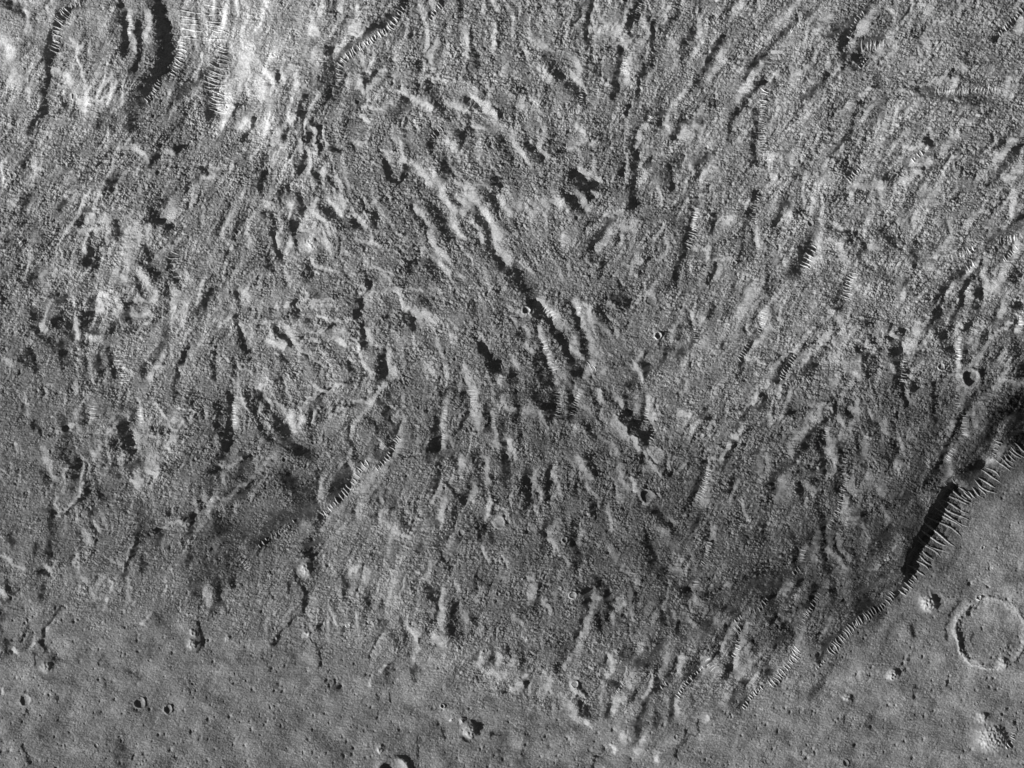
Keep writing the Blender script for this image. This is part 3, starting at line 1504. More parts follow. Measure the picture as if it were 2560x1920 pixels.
ROUGH = [
[4,4,5,5,5,6,7,8,8,8,8,9,7,7,9,9],
[6,6,7,6,6,6,7,8,8,8,8,6,8,8,9,9],
[7,9,9,8,7,7,8,8,9,8,6,6,9,9,9,9],
[8,9,9,6,7,7,7,8,8,9,7,8,9,9,8,9],
[8,9,8,5,6,6,7,7,7,8,8,5,7,9,9,9],
[8,9,6,6,7,7,7,7,9,4,4,5,8,9,9,9],
[5,6,8,7,8,7,8,8,9,7,6,7,9,9,9,8],
[4,6,8,8,8,7,7,8,8,8,8,9,9,9,9,4],
[4,6,6,8,7,5,6,7,7,8,8,9,9,8,6,3],
[5,5,4,5,4,6,7,7,8,8,8,8,8,7,3,3],
[3,3,2,3,3,3,4,7,7,7,6,7,5,3,3,3],
[3,3,3,3,3,3,3,3,3,3,3,3,3,3,3,3]]

# warp, so that nothing drawn below has a ruled edge
wx = 2.4 * fnoise(45) + 1.3 * fnoise(13)
wy = 2.4 * fnoise(45) + 1.3 * fnoise(13)
QX, QY = PX + wx, PY + wy

def inside(poly, X, Y):
    r = np.zeros(X.shape, bool)
    n = len(poly)
    for a in range(n):
        x1, y1 = poly[a]; x2, y2 = poly[(a + 1) % n]
        if y1 == y2: continue
        c = ((y1 > Y) != (y2 > Y)) & (X < (x2 - x1) * (Y - y1) / (y2 - y1) + x1)
        r ^= c
    return r
PLAIN_LEFT = [(-900,1500),(0,1500),(150,1500),(230,1560),(400,1530),(480,1560),(640,1600),(830,1640),(960,1650),(1090,1640),(1170,1710),(1290,1765),
    (1430,1800),(1560,1800),(1700,1770),(1850,1760),(1960,1700),(2010,1650),(2080,1590),(2140,1535),(2230,1480),(2280,1440),(2340,1390),(2400,1320),(2450,1240),
    (2500,1190),(2560,1130),(2660,1070),(4000,900),(4000,3000),(-900,3000)]
plain = inside(PLAIN_LEFT, QX, QY)
plain_s = np.clip(blur(plain.astype(np.float32), 4), 0, 1)

# strokes: D = ground falling away from the sun, L = ground rising towards the light
STROKES = []
RIPPLES = []
tile = (0, 0)
for ln in FEATS.strip().splitlines():
    if ln[0] == '#':
        tile = tuple(int(q) for q in ln[1:].split(',')); continue
    head, *pts = ln.split()
    ox, oy = tile[0] * 640, tile[1] * 480
    P = [(ox + float(a) / 3.456, oy + float(b) / 3.456) for a, b in (p.split(',') for p in pts)]
    amp = None
    if '@' in head:
        head, amp = head.split('@'); amp = float(amp)
    if head[0] == 'R':
        sp, le = (float(q) / 3.456 for q in head[1:].split(','))
        if len(P) > 1: RIPPLES.append((sp, le, amp or 0.0, P))
    else:
        w = float(head[1:]) / 3.456
        STROKES.append((head[0], w, (0.8 if head[0] == 'D' else 0.7) if amp is None else amp, P))

def seg_dist(X, Y, a, b):
    dx, dy = b[0] - a[0], b[1] - a[1]
    L2 = dx * dx + dy * dy + 1e-9
    t = np.clip(((X - a[0]) * dx + (Y - a[1]) * dy) / L2, 0, 1)
    return np.hypot(X - a[0] - t * dx, Y - a[1] - t * dy)

# direction in which the ground is grooved
def bil(A, u, v):
    u = np.mod(u, NX); v = np.mod(v, NY)
    i = u.astype(np.int32); j = v.astype(np.int32); a = u - i; b = v - j
    i %= NX; j %= NY; i2 = (i + 1) % NX; j2 = (j + 1) % NY
    return (A[j, i] * (1 - a) + A[j, i2] * a) * (1 - b) + (A[j2, i] * (1 - a) + A[j2, i2] * a) * b
ang = np.radians(up(FLOW) + 16 * fnoise(120) + 10 * fnoise(45))
vx, vy = np.cos(ang).astype(np.float32), (-np.sin(ang)).astype(np.float32)
G = np.zeros((NY, NX), np.float32)
MASK = np.zeros((NY, NX), np.float32)
def paint(kind, w, amp, P):
    w *= 0.74 if kind == 'L' else 0.88
    hw = max(w * 0.5, 2.2)
    amp = amp * (1 + 0.7 * max(0.0, 1 - w / 16))
    if len(P) == 1: P = [P[0], (P[0][0] + 1, P[0][1])]
    m = hw * 2.2 + 14
    xs = [p[0] for p in P]; ys = [p[1] for p in P]
    i0 = max(int((min(xs) - m - X0) / S), 0); i1 = min(int((max(xs) + m - X0) / S) + 1, NX)
    j0 = max(int((min(ys) - m - Y0) / S), 0); j1 = min(int((max(ys) + m - Y0) / S) + 1, NY)
    X, Y = QX[j0:j1, i0:i1], QY[j0:j1, i0:i1]
    d = None
    for a, b in zip(P[:-1], P[1:]):
        e = seg_dist(X, Y, a, b)
        d = e if d is None else np.minimum(d, e)
    pr = 1.0 / (1.0 + (d / hw) ** (3 if kind == 'L' else 4))
    if w > 26 and kind == 'D': amp *= 0.9
    MASK[j0:j1, i0:i1] = np.maximum(MASK[j0:j1, i0:i1], pr * min(1.0, amp * 1.2) * (0.9 if kind == 'D' else 0.3))
    val = -amp * KD if kind == 'D' else amp * KL
    G[j0:j1, i0:i1] = G[j0:j1, i0:i1] * (1 - 0.85 * pr) + val * pr
ground_rough = up(ROUGH) / 9.0 * (1 - plain_s)
for k in range(1000):      # lesser grooves and their facing ridges, following the grain
    x = random.uniform(-80, 2640); y = random.uniform(-80, 1900)
    i, j = int((x - X0) / S), int((y - Y0) / S)
    if random.random() > ground_rough[j, i] * 1.15: continue
    L = random.uniform(16, 70); w = random.uniform(5, 14) * (0.7 + L / 160); tw = random.gauss(0, 0.35)
    P = [(x, y)]
    for q in range(4):
        i, j = min(max(int((x - X0) / S), 0), NX - 1), min(max(int((y - Y0) / S), 0), NY - 1)
        ct, st_ = math.cos(tw), math.sin(tw)
        x += (vx[j, i] * ct - vy[j, i] * st_) * L / 4; y += (vy[j, i] * ct + vx[j, i] * st_) * L / 4; tw += random.gauss(0, .25); P.append((x, y))
    am = random.uniform(.12, .5)
    paint('D', w, am, P)
    off = w * random.uniform(.7, 1.0)
    paint('L', w, am * random.uniform(.6, 1.2), [(p[0] + off, p[1] + off * .25) for p in P])
MASK *= 0.5
for s in sorted(STROKES, key=lambda q: -q[1]):      # narrow forms cut across broad ones
    if s[2] > 1.1: continue
    paint(s[0], s[1], s[2] * (1.0 if s[0] == 'D' or s[1] < 20 else 0.7), s[3])
G *= 0.9 + 0.22 * fnoise(26)

# flow-aligned streaks by line integral convolution
def lic(src, half, step):
    acc = src.copy(); n = 1
    I, J = np.meshgrid(np.arange(NX, dtype=np.float32), np.arange(NY, dtype=np.float32))
    for sgn in (1, -1):
        u, v = I.copy(), J.copy()
        for k in range(half):
            iu = np.mod(np.rint(u).astype(np.int32), NX); jv = np.mod(np.rint(v).astype(np.int32), NY)
            u += sgn * step * vx[jv, iu]; v += sgn * step * vy[jv, iu]
            iu = np.mod(np.rint(u).astype(np.int32), NX); jv = np.mod(np.rint(v).astype(np.int32), NY)
            acc += src[jv, iu]; n += 1
    acc -= acc.mean()
    return acc / acc.std()
st0 = lic(fnoise(70), 14, 4.5)
st1 = lic(fnoise(30), 8, 3.2)
st2 = lic(fnoise(13), 7, 1.8)
st3 = lic(fnoise(7), 4, 1.2)

rough = up(ROUGH) / 9.0
rough = rough * (0.8 + 0.28 * fnoise(90) + 0.2 * fnoise(35))
rough = np.clip(rough, 0.12, 1.3)
rough *= (1 - plain_s * 0.55)
rg = rough * (1 - plain_s)
def skew(n, k=0.8):
    e = np.exp(k * n); e -= e.mean(); return e / e.std()
calm = 1 - 0.72 * np.clip(MASK, 0, 1)
base = calm * (0.25 + 0.75 * rg) * (1 - 0.8 * plain_s)
G += KN * base * (0.05 * st0 + 0.115 * skew(st1, 0.9) + 0.08 * skew(st2, 0.9))
G += KN * rough * calm * 0.055 * skew(st3)
n1 = fnoise(14, 0.7); n2 = fnoise(8, 0.8); n3 = fnoise(6, 0.6); n4 = fnoise(4.2, 0.35)
nk = fnoise(20, 0.7)
G += KF * rough * (0.35 + 0.65 * calm) * (0.055 * skew(nk) + 0.05 * skew(n1) + 0.06 * skew(n2) + 0.065 * skew(n3))
G += KF * (0.022 * n3 + 0.018 * n2 + 0.012 * n1)
G += KF * plain_s * (0.014 * fnoise(150) + 0.014 * fnoise(70) + 0.010 * fnoise(30))
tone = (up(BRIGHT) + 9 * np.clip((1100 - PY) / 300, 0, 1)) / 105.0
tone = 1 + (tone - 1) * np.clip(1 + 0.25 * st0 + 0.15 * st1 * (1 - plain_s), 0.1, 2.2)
G += KT * (tone - 1.0)
CN = math.tan(math.radians(SUN_EL)) * 1.12
G = np.where(G < 0, -CN * np.tanh(-G / CN), 1.1 * np.tanh(G / 1.1)).astype(np.float32)
for s in STROKES:
    if s[2] > 1.1: paint(*s)
G -= G.mean()

# integrate the wanted slope along the sun's direction into a real surface
G[~np.isfinite(G)] = 0
sx, sy = math.cos(az), -math.sin(az)      # away from the sun, y down
KS = KX * sx + KY * sy
Gf = np.fft.rfft2(G)
Hf = -1j * KS * Gf / (KS ** 2 + 0.035 * K2 + (2 * np.pi / 2400) ** 2)
Hf[0, 0] = 0
h = np.fft.irfft2(Hf, (NY, NX)).astype(np.float32)

# ---------------------------------------------------------------- craters, knolls, pits
def T(c, r, x, y, rad): return (640 * c + x / 3.456, 480 * r + y / 3.456, rad / 3.456)
def local(x, y, R):
    i0 = max(int((x - R - X0) / S), 0); i1 = min(int((x + R - X0) / S) + 2, NX)
    j0 = max(int((y - R - Y0) / S), 0); j1 = min(int((y + R - Y0) / S) + 2, NY)
    return slice(j0, j1), slice(i0, i1)
def crater(x, y, r, depth=1.0, rim=1.0, flat=0.0):
    sl = local(x, y, r * 2.4)
    wob = 1 + 0.05 * np.sin(3 * np.arctan2(PY[sl] - y, PX[sl] - x) + x)
    q = np.hypot(PX[sl] - x + 0.25 * wx[sl], PY[sl] - y + 0.25 * wy[sl]) / r / wob
    base = float(h[sl].mean())
    keep = np.clip((q - 0.75) / 0.5, 0, 1)
    h[sl] = h[sl] * keep + (base + (h[sl] - base) * 0.35) * (1 - keep)
    D = 0.22 * r * depth
    bowl = np.where(q < 1, -D * (1 - np.clip((q - flat) / (1 - flat), 0, 1) ** 2), 0)
    ring = 0.16 * r * rim * np.exp(-((q - 1.05) / 0.2) ** 2)
    h[sl] += (bowl + ring).astype(np.float32)
def knoll(x, y, r, hgt=1.0):
    sl = local(x, y, r * 2.6)
    q = np.hypot(PX[sl] - x + 0.5 * wx[sl], PY[sl] - y + 0.5 * wy[sl]) / r
    keep = np.clip((q - 0.9) / 0.9, 0.25, 1)
    h[sl] = h[sl] * keep + float(h[sl].mean()) * (1 - keep)
    h[sl] += (0.30 * r * hgt * np.exp(-(q / 0.9) ** 2.6) + 0.05 * r * hgt * np.exp(-(q / 1.6) ** 2)).astype(np.float32)
    h[sl] += (np.exp(-(q / 0.9) ** 4) * 0.5 * n1[sl]).astype(np.float32)

CRATERS = [   # x, y, r, depth, rim, label
(T(2,1,120,1023,30), 1.2, 1.6, 'small sharp round crater with bright rim, left of the long dark trough'),
(T(2,1,1262,1240,30), 1.3, 1.8, 'small dark bowl crater ringed in white on the smooth grey flat'),
(T(2,1,1200,935,46), .35, .5, 'shallow faded crater at the upper end of the smooth grey flat'),
(T(2,1,353,362,15), 1, 1.3, 'tiny ringed crater below the dark pointed hollow above centre'),
(T(0,1,2050,348,25), 1.4, .6, 'small almost black crater at the top of a thin dark groove'),
(T(1,1,1310,135,15), 1, 1.2, 'tiny crater on streaked ground left of the long bright ridge'),
(T(1,1,920,840,22), .9, .6, 'small dark pit above the bright triangular ridge, left of centre'),
(T(1,1,1718,1440,18), 1.5, .8, 'tiny black crater on pale streaked rock left of the trough heads'),
(T(1,1,1820,1225,17), .9, .6, 'tiny grey crater in the dark groove above the tiny black crater'),
(T(3,1,1755,1600,70), .5, .9, 'largest bowl crater at the right, grey floor and thin bright rim'),
(T(3,1,1502,1510,28), .7, 1.6, 'small ring-like crater up left of the large bowl crater at right'),
(T(3,1,370,268,26), .9, .6, 'small dark crater just above the black fluted hollow at right'),
(T(2,2,1165,965,56), 1.2, .6, 'round crater half filled with shadow below the long bright scarp edge'),
(T(2,2,455,1350,22), .9, 1.4, 'small crater with pale rim between two dark grooves, lower centre'),
(T(2,2,1818,1105,14), .9, 1.3, 'tiny pale-rimmed crater right of the black rippled hollow'),
(T(2,2,1795,572,24), .8, .8, 'small crater on the crest of a rough ridge, right of centre'),
(T(1,2,90,38,17), .9, 1, 'tiny dark crater under a bright crooked ridge line, left of centre'),
(T(1,2,250,650,24), .9, .9, 'small crater beside the long thin white line on dark ground'),
(T(1,2,1770,1285,27), 1, .9, 'small deep crater on pale rock between dark grooves, lower centre'),
(T(1,2,1625,895,17), .9, 1, 'tiny crater at the upper end of a thin straight crack'),
(T(1,2,1410,205,19), .8, .8, 'tiny crater with bright tail left of the deepest dark groove'),
(T(1,2,495,505,18), .9, .7, 'tiny dark crater at the lower edge of the lobed pale plateau'),
(T(1,2,2105,1200,48), .3, .5, 'faint worn crater ring near the centre of the lower rugged ground'),
(T(1,2,1325,1385,28), .35, .5, 'faint oval crater on the pale speckled slope, lower centre'),
(T(0,3,220,1070,48), 1.15, .35, 'deep crater with black western wall near the left edge of the plain'),
(T(0,3,1212,1095,46), 1.05, .5, 'crater with sharply shaded west wall, left one of a pair on plain'),
(T(0,3,1450,1150,36), .75, 1.1, 'crater with lumpy bright rim, right one of a pair on plain'),
(T(0,3,1665,930,15), 1.2, .3, 'uppermost black pit of the cluster of three on the plain'),
(T(0,3,1695,985,13), 1.1, .3, 'lowest black pit of the cluster of three on the plain'),
(T(0,3,1668,963,10), 1.1, .3, 'middle black pit of the cluster of three on the plain'),
(T(0,3,832,1465,18), 1, .5, 'small pit with ragged rim near the bottom left of the plain'),
(T(0,3,1050,1420,18), 1, .3, 'small pit at the top of the dark smudge near the bottom'),
(T(1,3,1190,1700,125), .9, .7, 'large crater cut by the bottom edge of the picture'),
(T(1,3,1612,1125,20), .7, 2.2, 'tiny crater with glaring white rim on the lower slope'),
(T(1,3,790,430,15), .8, 1.6, 'tiny bright-ringed crater on the grey foot slope, left of centre'),
(T(1,3,2090,155,17), 1.1, 1, 'left one of two tiny craters on the pale speckled slope'),
(T(1,3,2175,158,18), 1.1, 1.2, 'right one of two tiny craters on the pale speckled slope'),
(T(1,3,1980,645,18), .9, 1, 'tiny crater low on the knobbly pale slope above the plain'),
(T(1,3,935,1335,18), .9, .2, 'small dark blurred pit on the plain above the bottom crater'),
(T(2,3,525,165,30), .7, 1.6, 'small polygonal crater with bright outline on lower rugged ground'),
(T(2,3,542,935,26), .5, 1.3, 'shallow pale-rimmed crater with a tail at the foot of the slope'),
(T(2,3,1410,1385,18), .8, 1, 'tiny rough crater on the smooth foot slope, lower right of centre'),
(T(2,3,2055,1645,15), 1.2, .5, 'dark pit touching the bottom edge right of centre'),
(T(3,3,1825,188,20), .5, 2.4, 'tiny bright crater sitting on the rim of the great ring'),
(T(3,3,668,1610,27), .9, .4, 'shadowed pit at the bottom edge below the knolls, right'),
(T(3,2,1860,1412,17), .7, 1.3, 'tiny crater on smooth sand between the black scarp and right edge'),
(T(3,3,1795,1105,16), .5, 1.2, 'tiny oval crater above the pair of knolls at lower right'),
(T(0,0,635,830,28), .5, 1.1, 'small ring crater on lumpy bright ground, upper left'),
(T(0,0,115,1518,26), .5, 1.1, 'small ring crater close to the left edge of the picture'),
(T(0,0,2005,315,12), .8, 1.2, 'tiny ringed crater on bright smooth ground near the top'),
(T(3,0,1160,1510,18), .7, 1.2, 'tiny crater on the smooth grey ramp at upper right'),
(T(3,0,1768,657,12), .8, 1.4, 'tiny crater above the level row of ripples, upper right'),
(T(2,1,1655,650,17), 1, .6, 'left one of two tiny dark craters right of centre, upper half'),
(T(2,1,1925,615,17), 1, .8, 'right one of two tiny dark craters right of centre, upper half'),
(T(0,1,603,573,12), 1.3, .9, 'tiny black-centred crater on mottled ground near left edge'),
(T(0,1,1998,1148,14), 1.1, .6, 'tiny crater beside a dark wedge, left of centre'),
(T(1,0,1870,710,14), 1.1, .7, 'tiny dark crater right of the bright curled ridges, top centre'),
(T(1,0,1247,608,14), .9, .7, 'tiny crater on grey ground near the top centre'),
(T(3,2,670,1465,15), .8, 1.6, 'tiny bright crater inside the curved banded ridges, lower right'),
]
KNOLLS = [
(T(0,3,400,785,54), 1.0, 'bright round knoll standing alone near the left edge of the plain'),
(T(0,3,1665,585,48), 1.0, 'lower and larger bright knoll of a touching pair on the plain'),
(T(0,3,1665,492,32), .9, 'upper and smaller bright knoll of a touching pair on the plain'),
(T(0,3,1960,540,34), .8, 'small low knoll right of the touching pair of knolls'),
(T(1,2,430,1600,52), 1.0, 'bright peaked knoll below the long rippled scarp, left of centre'),
(T(1,3,1850,1340,58), 1.1, 'bright knoll with black eastern shadow near the bottom centre'),
(T(1,3,1790,1250,22), 1.0, 'small bright knoll up left of the knoll near bottom centre'),
(T(1,3,1705,1240,15), 1.0, 'tiny pale knoll, smallest of the group near bottom centre'),
(T(1,3,1085,1505,30), .8, 'low pale knoll just above the large crater at bottom edge'),
(T(1,3,440,500,36), .8, 'bright low knoll where thin dark cracks meet'),
(T(3,3,1858,1225,52), 1.0, 'smaller round knoll just above the biggest knoll at lower right'),
(T(3,3,1935,1400,125), .8, 'biggest pale dome-shaped knoll at lower right with ripples beside it'),
(T(3,3,1078,855,46), .9, 'round knoll midway between the scarp and the great ring, lower right'),
(T(3,3,690,1045,36), 1.0, 'knoll with short black shadow below the rippled scarp foot'),
(T(3,3,1390,235,80), 1.1, 'brilliant white pointed knoll between the scarp and the great ring'),
(T(3,3,2030,745,46), .9, 'bright knoll on the southern rim of the great ring'),
(T(1,1,485,430,76), .45, 'flat-topped round pale knoll among upright ridges, left of centre'),
(T(2,3,1105,50,28), .7, 'small pale knob on dark rugged ground, lower centre'),
]
for (c, dep, rm, lb) in CRATERS: crater(*c, dep, rm, 0.35 if c[2] > 15 else 0.0)
for (c, hg, lb) in KNOLLS: knoll(*c, hg)

# the great ring: a low broken rim round a flat floor
RX, RY, RR = 2477.0, 1584.0, 88.0
sl = local(RX, RY, 220)
th = np.arctan2(-(PY[sl] - RY), PX[sl] - RX)
q = np.hypot(PX[sl] - RX + 0.5 * wx[sl], (PY[sl] - RY + 0.5 * wy[sl])) / (RR * (1 + 0.02 * np.sin(5 * th)))
amp_r = 0.35 + 0.65 * np.clip(1.2 - 1.5 * np.cos(th - 0.6), 0, 1)
ring_h = 2.7 * amp_r * np.exp(-((q - 1.0) / np.where(q < 1, 0.085, 0.045)) ** 2) + 1.4 * np.exp(-((q - 1.0) / 0.14) ** 2)
h[sl] += ring_h - 0.8 * np.clip(1 - q, 0, 0.08) / 0.08
ring_q = q; ring_sl = sl

# hundreds of tiny pits pocking the plain, fewer on the rugged ground
for k in range(9000):
    x = random.uniform(-60, 2620); y = random.uniform(-60, 1980)
    i, j = int((x - X0) / S), int((y - Y0) / S)
    if plain_s[j, i] < 0.6 and (random.random() > 0.33 or rough[j, i] < .3): continue
    r = 2.0 + 2.8 * random.random() ** 3
    e = random.uniform(1, 1.5)
    sl = local(x, y, r * 3)
    a = random.uniform(-.5, .5) + 1.1
    dx, dy = PX[sl] - x, PY[sl] - y
    q = np.hypot(dx * math.cos(a) - dy * math.sin(a), (dx * math.sin(a) + dy * math.cos(a)) * e) / (r * e)
    h[sl] -= (0.5 * r * random.uniform(.3, 1.3) * np.exp(-q ** 2 * 1.3)).astype(np.float32)

# ---------------------------------------------------------------- ground colour: sandy and dusty tones, with broad light and shade painted in
alb = np.where(tone < 1, tone ** (2.2 * KA), tone ** (2.2 * 0.45))  # regional brightness, slope shading included, goes into the ground colour
alb *= np.clip(1 + 0.05 * plain_s * fnoise(55), .5, 1.5)
alb *= (1 + 0.07 * fnoise(110) + 0.05 * fnoise(40)) 
alb *= np.clip(1 + 0.07 * rough * fnoise(6) + 0.14 * (rg + 0.15) * n4, 0.3, 2)
for (x, y, r), dep, rm, lb in CRATERS:      # fresh rims stand out pale
    if rm >= 1.3:
        sl = local(x, y, r * 2)
        q = np.hypot(PX[sl] - x, PY[sl] - y) / r
        alb[sl] *= 1 + 0.4 * min(rm, 2) * np.exp(-((q - 1.08) / 0.22) ** 2)
alb[ring_sl] *= 1 + 0.35 * np.exp(-((ring_q - 1.0) / 0.07) ** 2)      # bare rim rock
for (x, y, r), hg, lb in KNOLLS:      # the knolls are of lighter rock
    sl = local(x, y, r * 2)
    q = np.hypot(PX[sl] - x + wx[sl], PY[sl] - y + wy[sl]) / r
    alb[sl] *= 1 + 0.6 * np.exp(-(q / 1.0) ** 6)
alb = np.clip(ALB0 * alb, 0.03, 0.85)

def h_at(x, y, A=None):
    A = h if A is None else A
    u = (x - X0) / S; v = (y - Y0) / S
    i = int(min(max(u, 0), NX - 2)); j = int(min(max(v, 0), NY - 2)); a = u - i; b = v - j
    return float((A[j, i] * (1 - a) + A[j, i + 1] * a) * (1 - b) + (A[j + 1, i] * (1 - a) + A[j + 1, i + 1] * a) * b)

# ---------------------------------------------------------------- one sheet of ground, extended to the horizon
MARG = 64
cx = np.arange(int((0 - MARG - X0) / S), int((W + MARG - X0) / S) + 1)
cy = np.arange(int((0 - MARG - Y0) / S), int((H + MARG - Y0) / S) + 1)
xs = gx[cx]; ys = gy[cy]
ext = np.cumsum(S * 1.06 ** np.arange(1, 96))
def mirror(idx, n):
    idx = np.abs(idx); idx = np.mod(idx, 2 * n - 2)
    return np.where(idx >= n, 2 * n - 2 - idx, idx)
def extend(core, idx, n, g0):
    xs = np.concatenate([core[0] - ext[::-1], core, core[-1] + ext])
    ii = mirror(np.rint((xs - g0) / S).astype(int), n)
    return xs, ii
XS, II = extend(xs, cx, NX, X0)
YS, JJ = extend(ys, cy, NY, Y0)
nx, ny = len(XS), len(YS)
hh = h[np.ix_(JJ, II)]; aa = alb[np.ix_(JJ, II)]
MX, MY = np.meshgrid(XS, YS)
VX, VY = MX - W / 2, H / 2 - MY
# object id of every face (by face centre)
FX = 0.5 * (XS[:-1] + XS[1:]); FY = 0.5 * (YS[:-1] + YS[1:])
CX, CY = np.meshgrid(FX, FY)
jj = np.clip(((CY - Y0) / S).astype(int), 0, NY - 1); ii = np.clip(((CX - X0) / S).astype(int), 0, NX - 1)
fid = np.zeros(CX.shape, np.int32)
CQX, CQY = CX + wx[jj, ii], CY + wy[jj, ii]
fid[inside(PLAIN_LEFT, CQX, CQY)] = 1

def ground_material(name, rough_v=0.95):
    m = bpy.data.materials.new(name); m.use_nodes = True
    n, l = m.node_tree.nodes, m.node_tree.links
    b = n['Principled BSDF']
    b.inputs['Roughness'].default_value = rough_v
    b.inputs['Specular IOR Level'].default_value = 0.05
    at = n.new('ShaderNodeAttribute'); at.attribute_name = 'dust_and_shade'  # ground tone together with the painted regional shade
    no = n.new('ShaderNodeTexNoise'); no.inputs['Scale'].default_value = 0.22; no.inputs['Detail'].default_value = 3
    geo = n.new('ShaderNodeNewGeometry')
    l.new(geo.outputs['Position'], no.inputs['Vector'])
    mr = n.new('ShaderNodeMapRange'); mr.inputs['To Min'].default_value = 0.72; mr.inputs['To Max'].default_value = 1.28
    mr.inputs['From Min'].default_value = 0.3; mr.inputs['From Max'].default_value = 0.7
    l.new(no.outputs['Fac'], mr.inputs['Value'])
    mu = n.new('ShaderNodeMath'); mu.operation = 'MULTIPLY'
    l.new(at.outputs['Fac'], mu.inputs[0]); l.new(mr.outputs[0], mu.inputs[1])
    co = n.new('ShaderNodeCombineColor')
    for k in range(3): l.new(mu.outputs[0], co.inputs[k])
    l.new(co.outputs[0], b.inputs['Base Color'])
    return m
MAT = ground_material('dusty_ground')
MAT_R = ground_material('pale_ripple_sand')

def mesh_from(name, vx, vy, vz, al, faces, mat, origin=(0, 0, 0)):
    me = bpy.data.meshes.new(name)
    nv = len(vx); nf = len(faces); k = faces.shape[1]
    me.vertices.add(nv)
    co = np.empty((nv, 3), np.float32)
    co[:, 0] = vx - origin[0]; co[:, 1] = vy - origin[1]; co[:, 2] = vz - origin[2]
    me.vertices.foreach_set('co', co.ravel())
    me.loops.add(nf * k); me.loops.foreach_set('vertex_index', faces.astype(np.int32).ravel())
    me.polygons.add(nf)
    me.polygons.foreach_set('loop_start', np.arange(0, nf * k, k, dtype=np.int32))
    me.polygons.foreach_set('use_smooth', np.zeros(nf, bool))
    a = me.attributes.new('dust_and_shade', 'FLOAT', 'POINT'); a.data.foreach_set('value', np.asarray(al, np.float32))
    me.update(calc_edges=True)
    me.materials.append(mat)
    o = bpy.data.objects.new(name, me)
    o.location = origin
    sc.collection.objects.link(o)
    return o
def tag(o, label=None, cat=None, group=None, kind=None):
    if label: o['label'] = label
    if cat: o['category'] = cat
    if group: o['group'] = group
    if kind: o['kind'] = kind
    return o
vid = np.arange(nx * ny).reshape(ny, nx)
QUADS = np.stack([vid[:-1, :-1], vid[1:, :-1], vid[1:, 1:], vid[:-1, 1:]], -1)   # y runs down: this winding faces up
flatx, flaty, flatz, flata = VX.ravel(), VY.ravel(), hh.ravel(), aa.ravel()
def piece(name, mask, origin=(0, 0, 0), parent=None, box=None):
    j, i = np.nonzero(mask) if box is None else box
    q = QUADS[j, i].reshape(-1, 4)
    u, inv = np.unique(q, return_inverse=True)
    o = mesh_from(name, flatx[u], flaty[u], flatz[u], flata[u], inv.reshape(q.shape), MAT, (0, 0, 0) if parent else origin)
    if parent:
        o.parent = parent; o.location = (0, 0, 0)
        me = o.data
        co = np.empty((len(u), 3), np.float32); me.vertices.foreach_get('co', co.ravel())
        co = np.stack([flatx[u] - origin[0], flaty[u] - origin[1], flatz[u] - origin[2]], -1).astype(np.float32)
        me.vertices.foreach_set('co', co.ravel()); me.update()
    return o

nid = 2
ITEMS = []
def sub(x, y, R):
    i0, i1 = np.searchsorted(FX, [x - R, x + R]); j0, j1 = np.searchsorted(FY, [y - R, y + R])
    return slice(max(j0, 0), j1 + 1), slice(max(i0, 0), i1 + 1)
for (c, dep, rm, lb) in CRATERS:
    x, y, r = c; s2 = sub(x, y, r * 1.5)
    q = np.hypot(CX[s2] - x, CY[s2] - y) / r
    if r > 6.4:
        f = fid[s2]; f[(q < 1.28) & (q >= 0.86)] = nid; f[q < 0.86] = nid + 1
        ITEMS.append(('crater', nid, nid + 1, x, y, s2, lb)); nid += 2
    else:
        f = fid[s2]; f[q < 1.22] = nid; ITEMS.append(('crater', nid, None, x, y, s2, lb)); nid += 1
s2 = sub(RX, RY, 130)
q = np.hypot(CX[s2] - RX, CY[s2] - RY) / RR
f = fid[s2]; free = f < 2
f[free & (q < 1.13) & (q > 0.92)] = nid; f[free & (q <= 0.92)] = nid + 1
ITEMS.append(('ring_crater', nid, nid + 1, RX, RY, s2, 'great ring crater with thin bright rim and flat floor at lower right')); nid += 2
for (c, hg, lb) in KNOLLS:
    x, y, r = c; s2 = sub(x, y, r * 1.5)
    q = np.hypot(CX[s2] - x, CY[s2] - y) / r
    f = fid[s2]; f[q < 1.15] = nid; ITEMS.append(('knoll', nid, None, x, y, s2, lb)); nid += 1

tag(piece('terrain', fid == 0), kind='structure')
tag(piece('plain', fid == 1), kind='structure')
for (nm, a, b, x, y, s2, lb) in ITEMS:
    j0, i0 = s2[0].start, s2[1].start
    def faces_of(k):
        j, i = np.nonzero(fid[s2] == k); return j + j0, i + i0
    org = (x - W / 2, H / 2 - y, h_at(x, y))
    cat = 'crater' if 'crater' in nm else 'hill'
    if b is None:
        if len(faces_of(a)[0]) == 0: continue
        o = piece(nm, None, org, None, faces_of(a)); tag(o, lb, cat)
    else:
        e = bpy.data.objects.new(nm, None); e.location = org; e.empty_display_size = 5
        sc.collection.objects.link(e); tag(e, lb, cat)
        piece('rim', None, org, e, faces_of(a)); piece('crater_floor', None, org, e, faces_of(b))

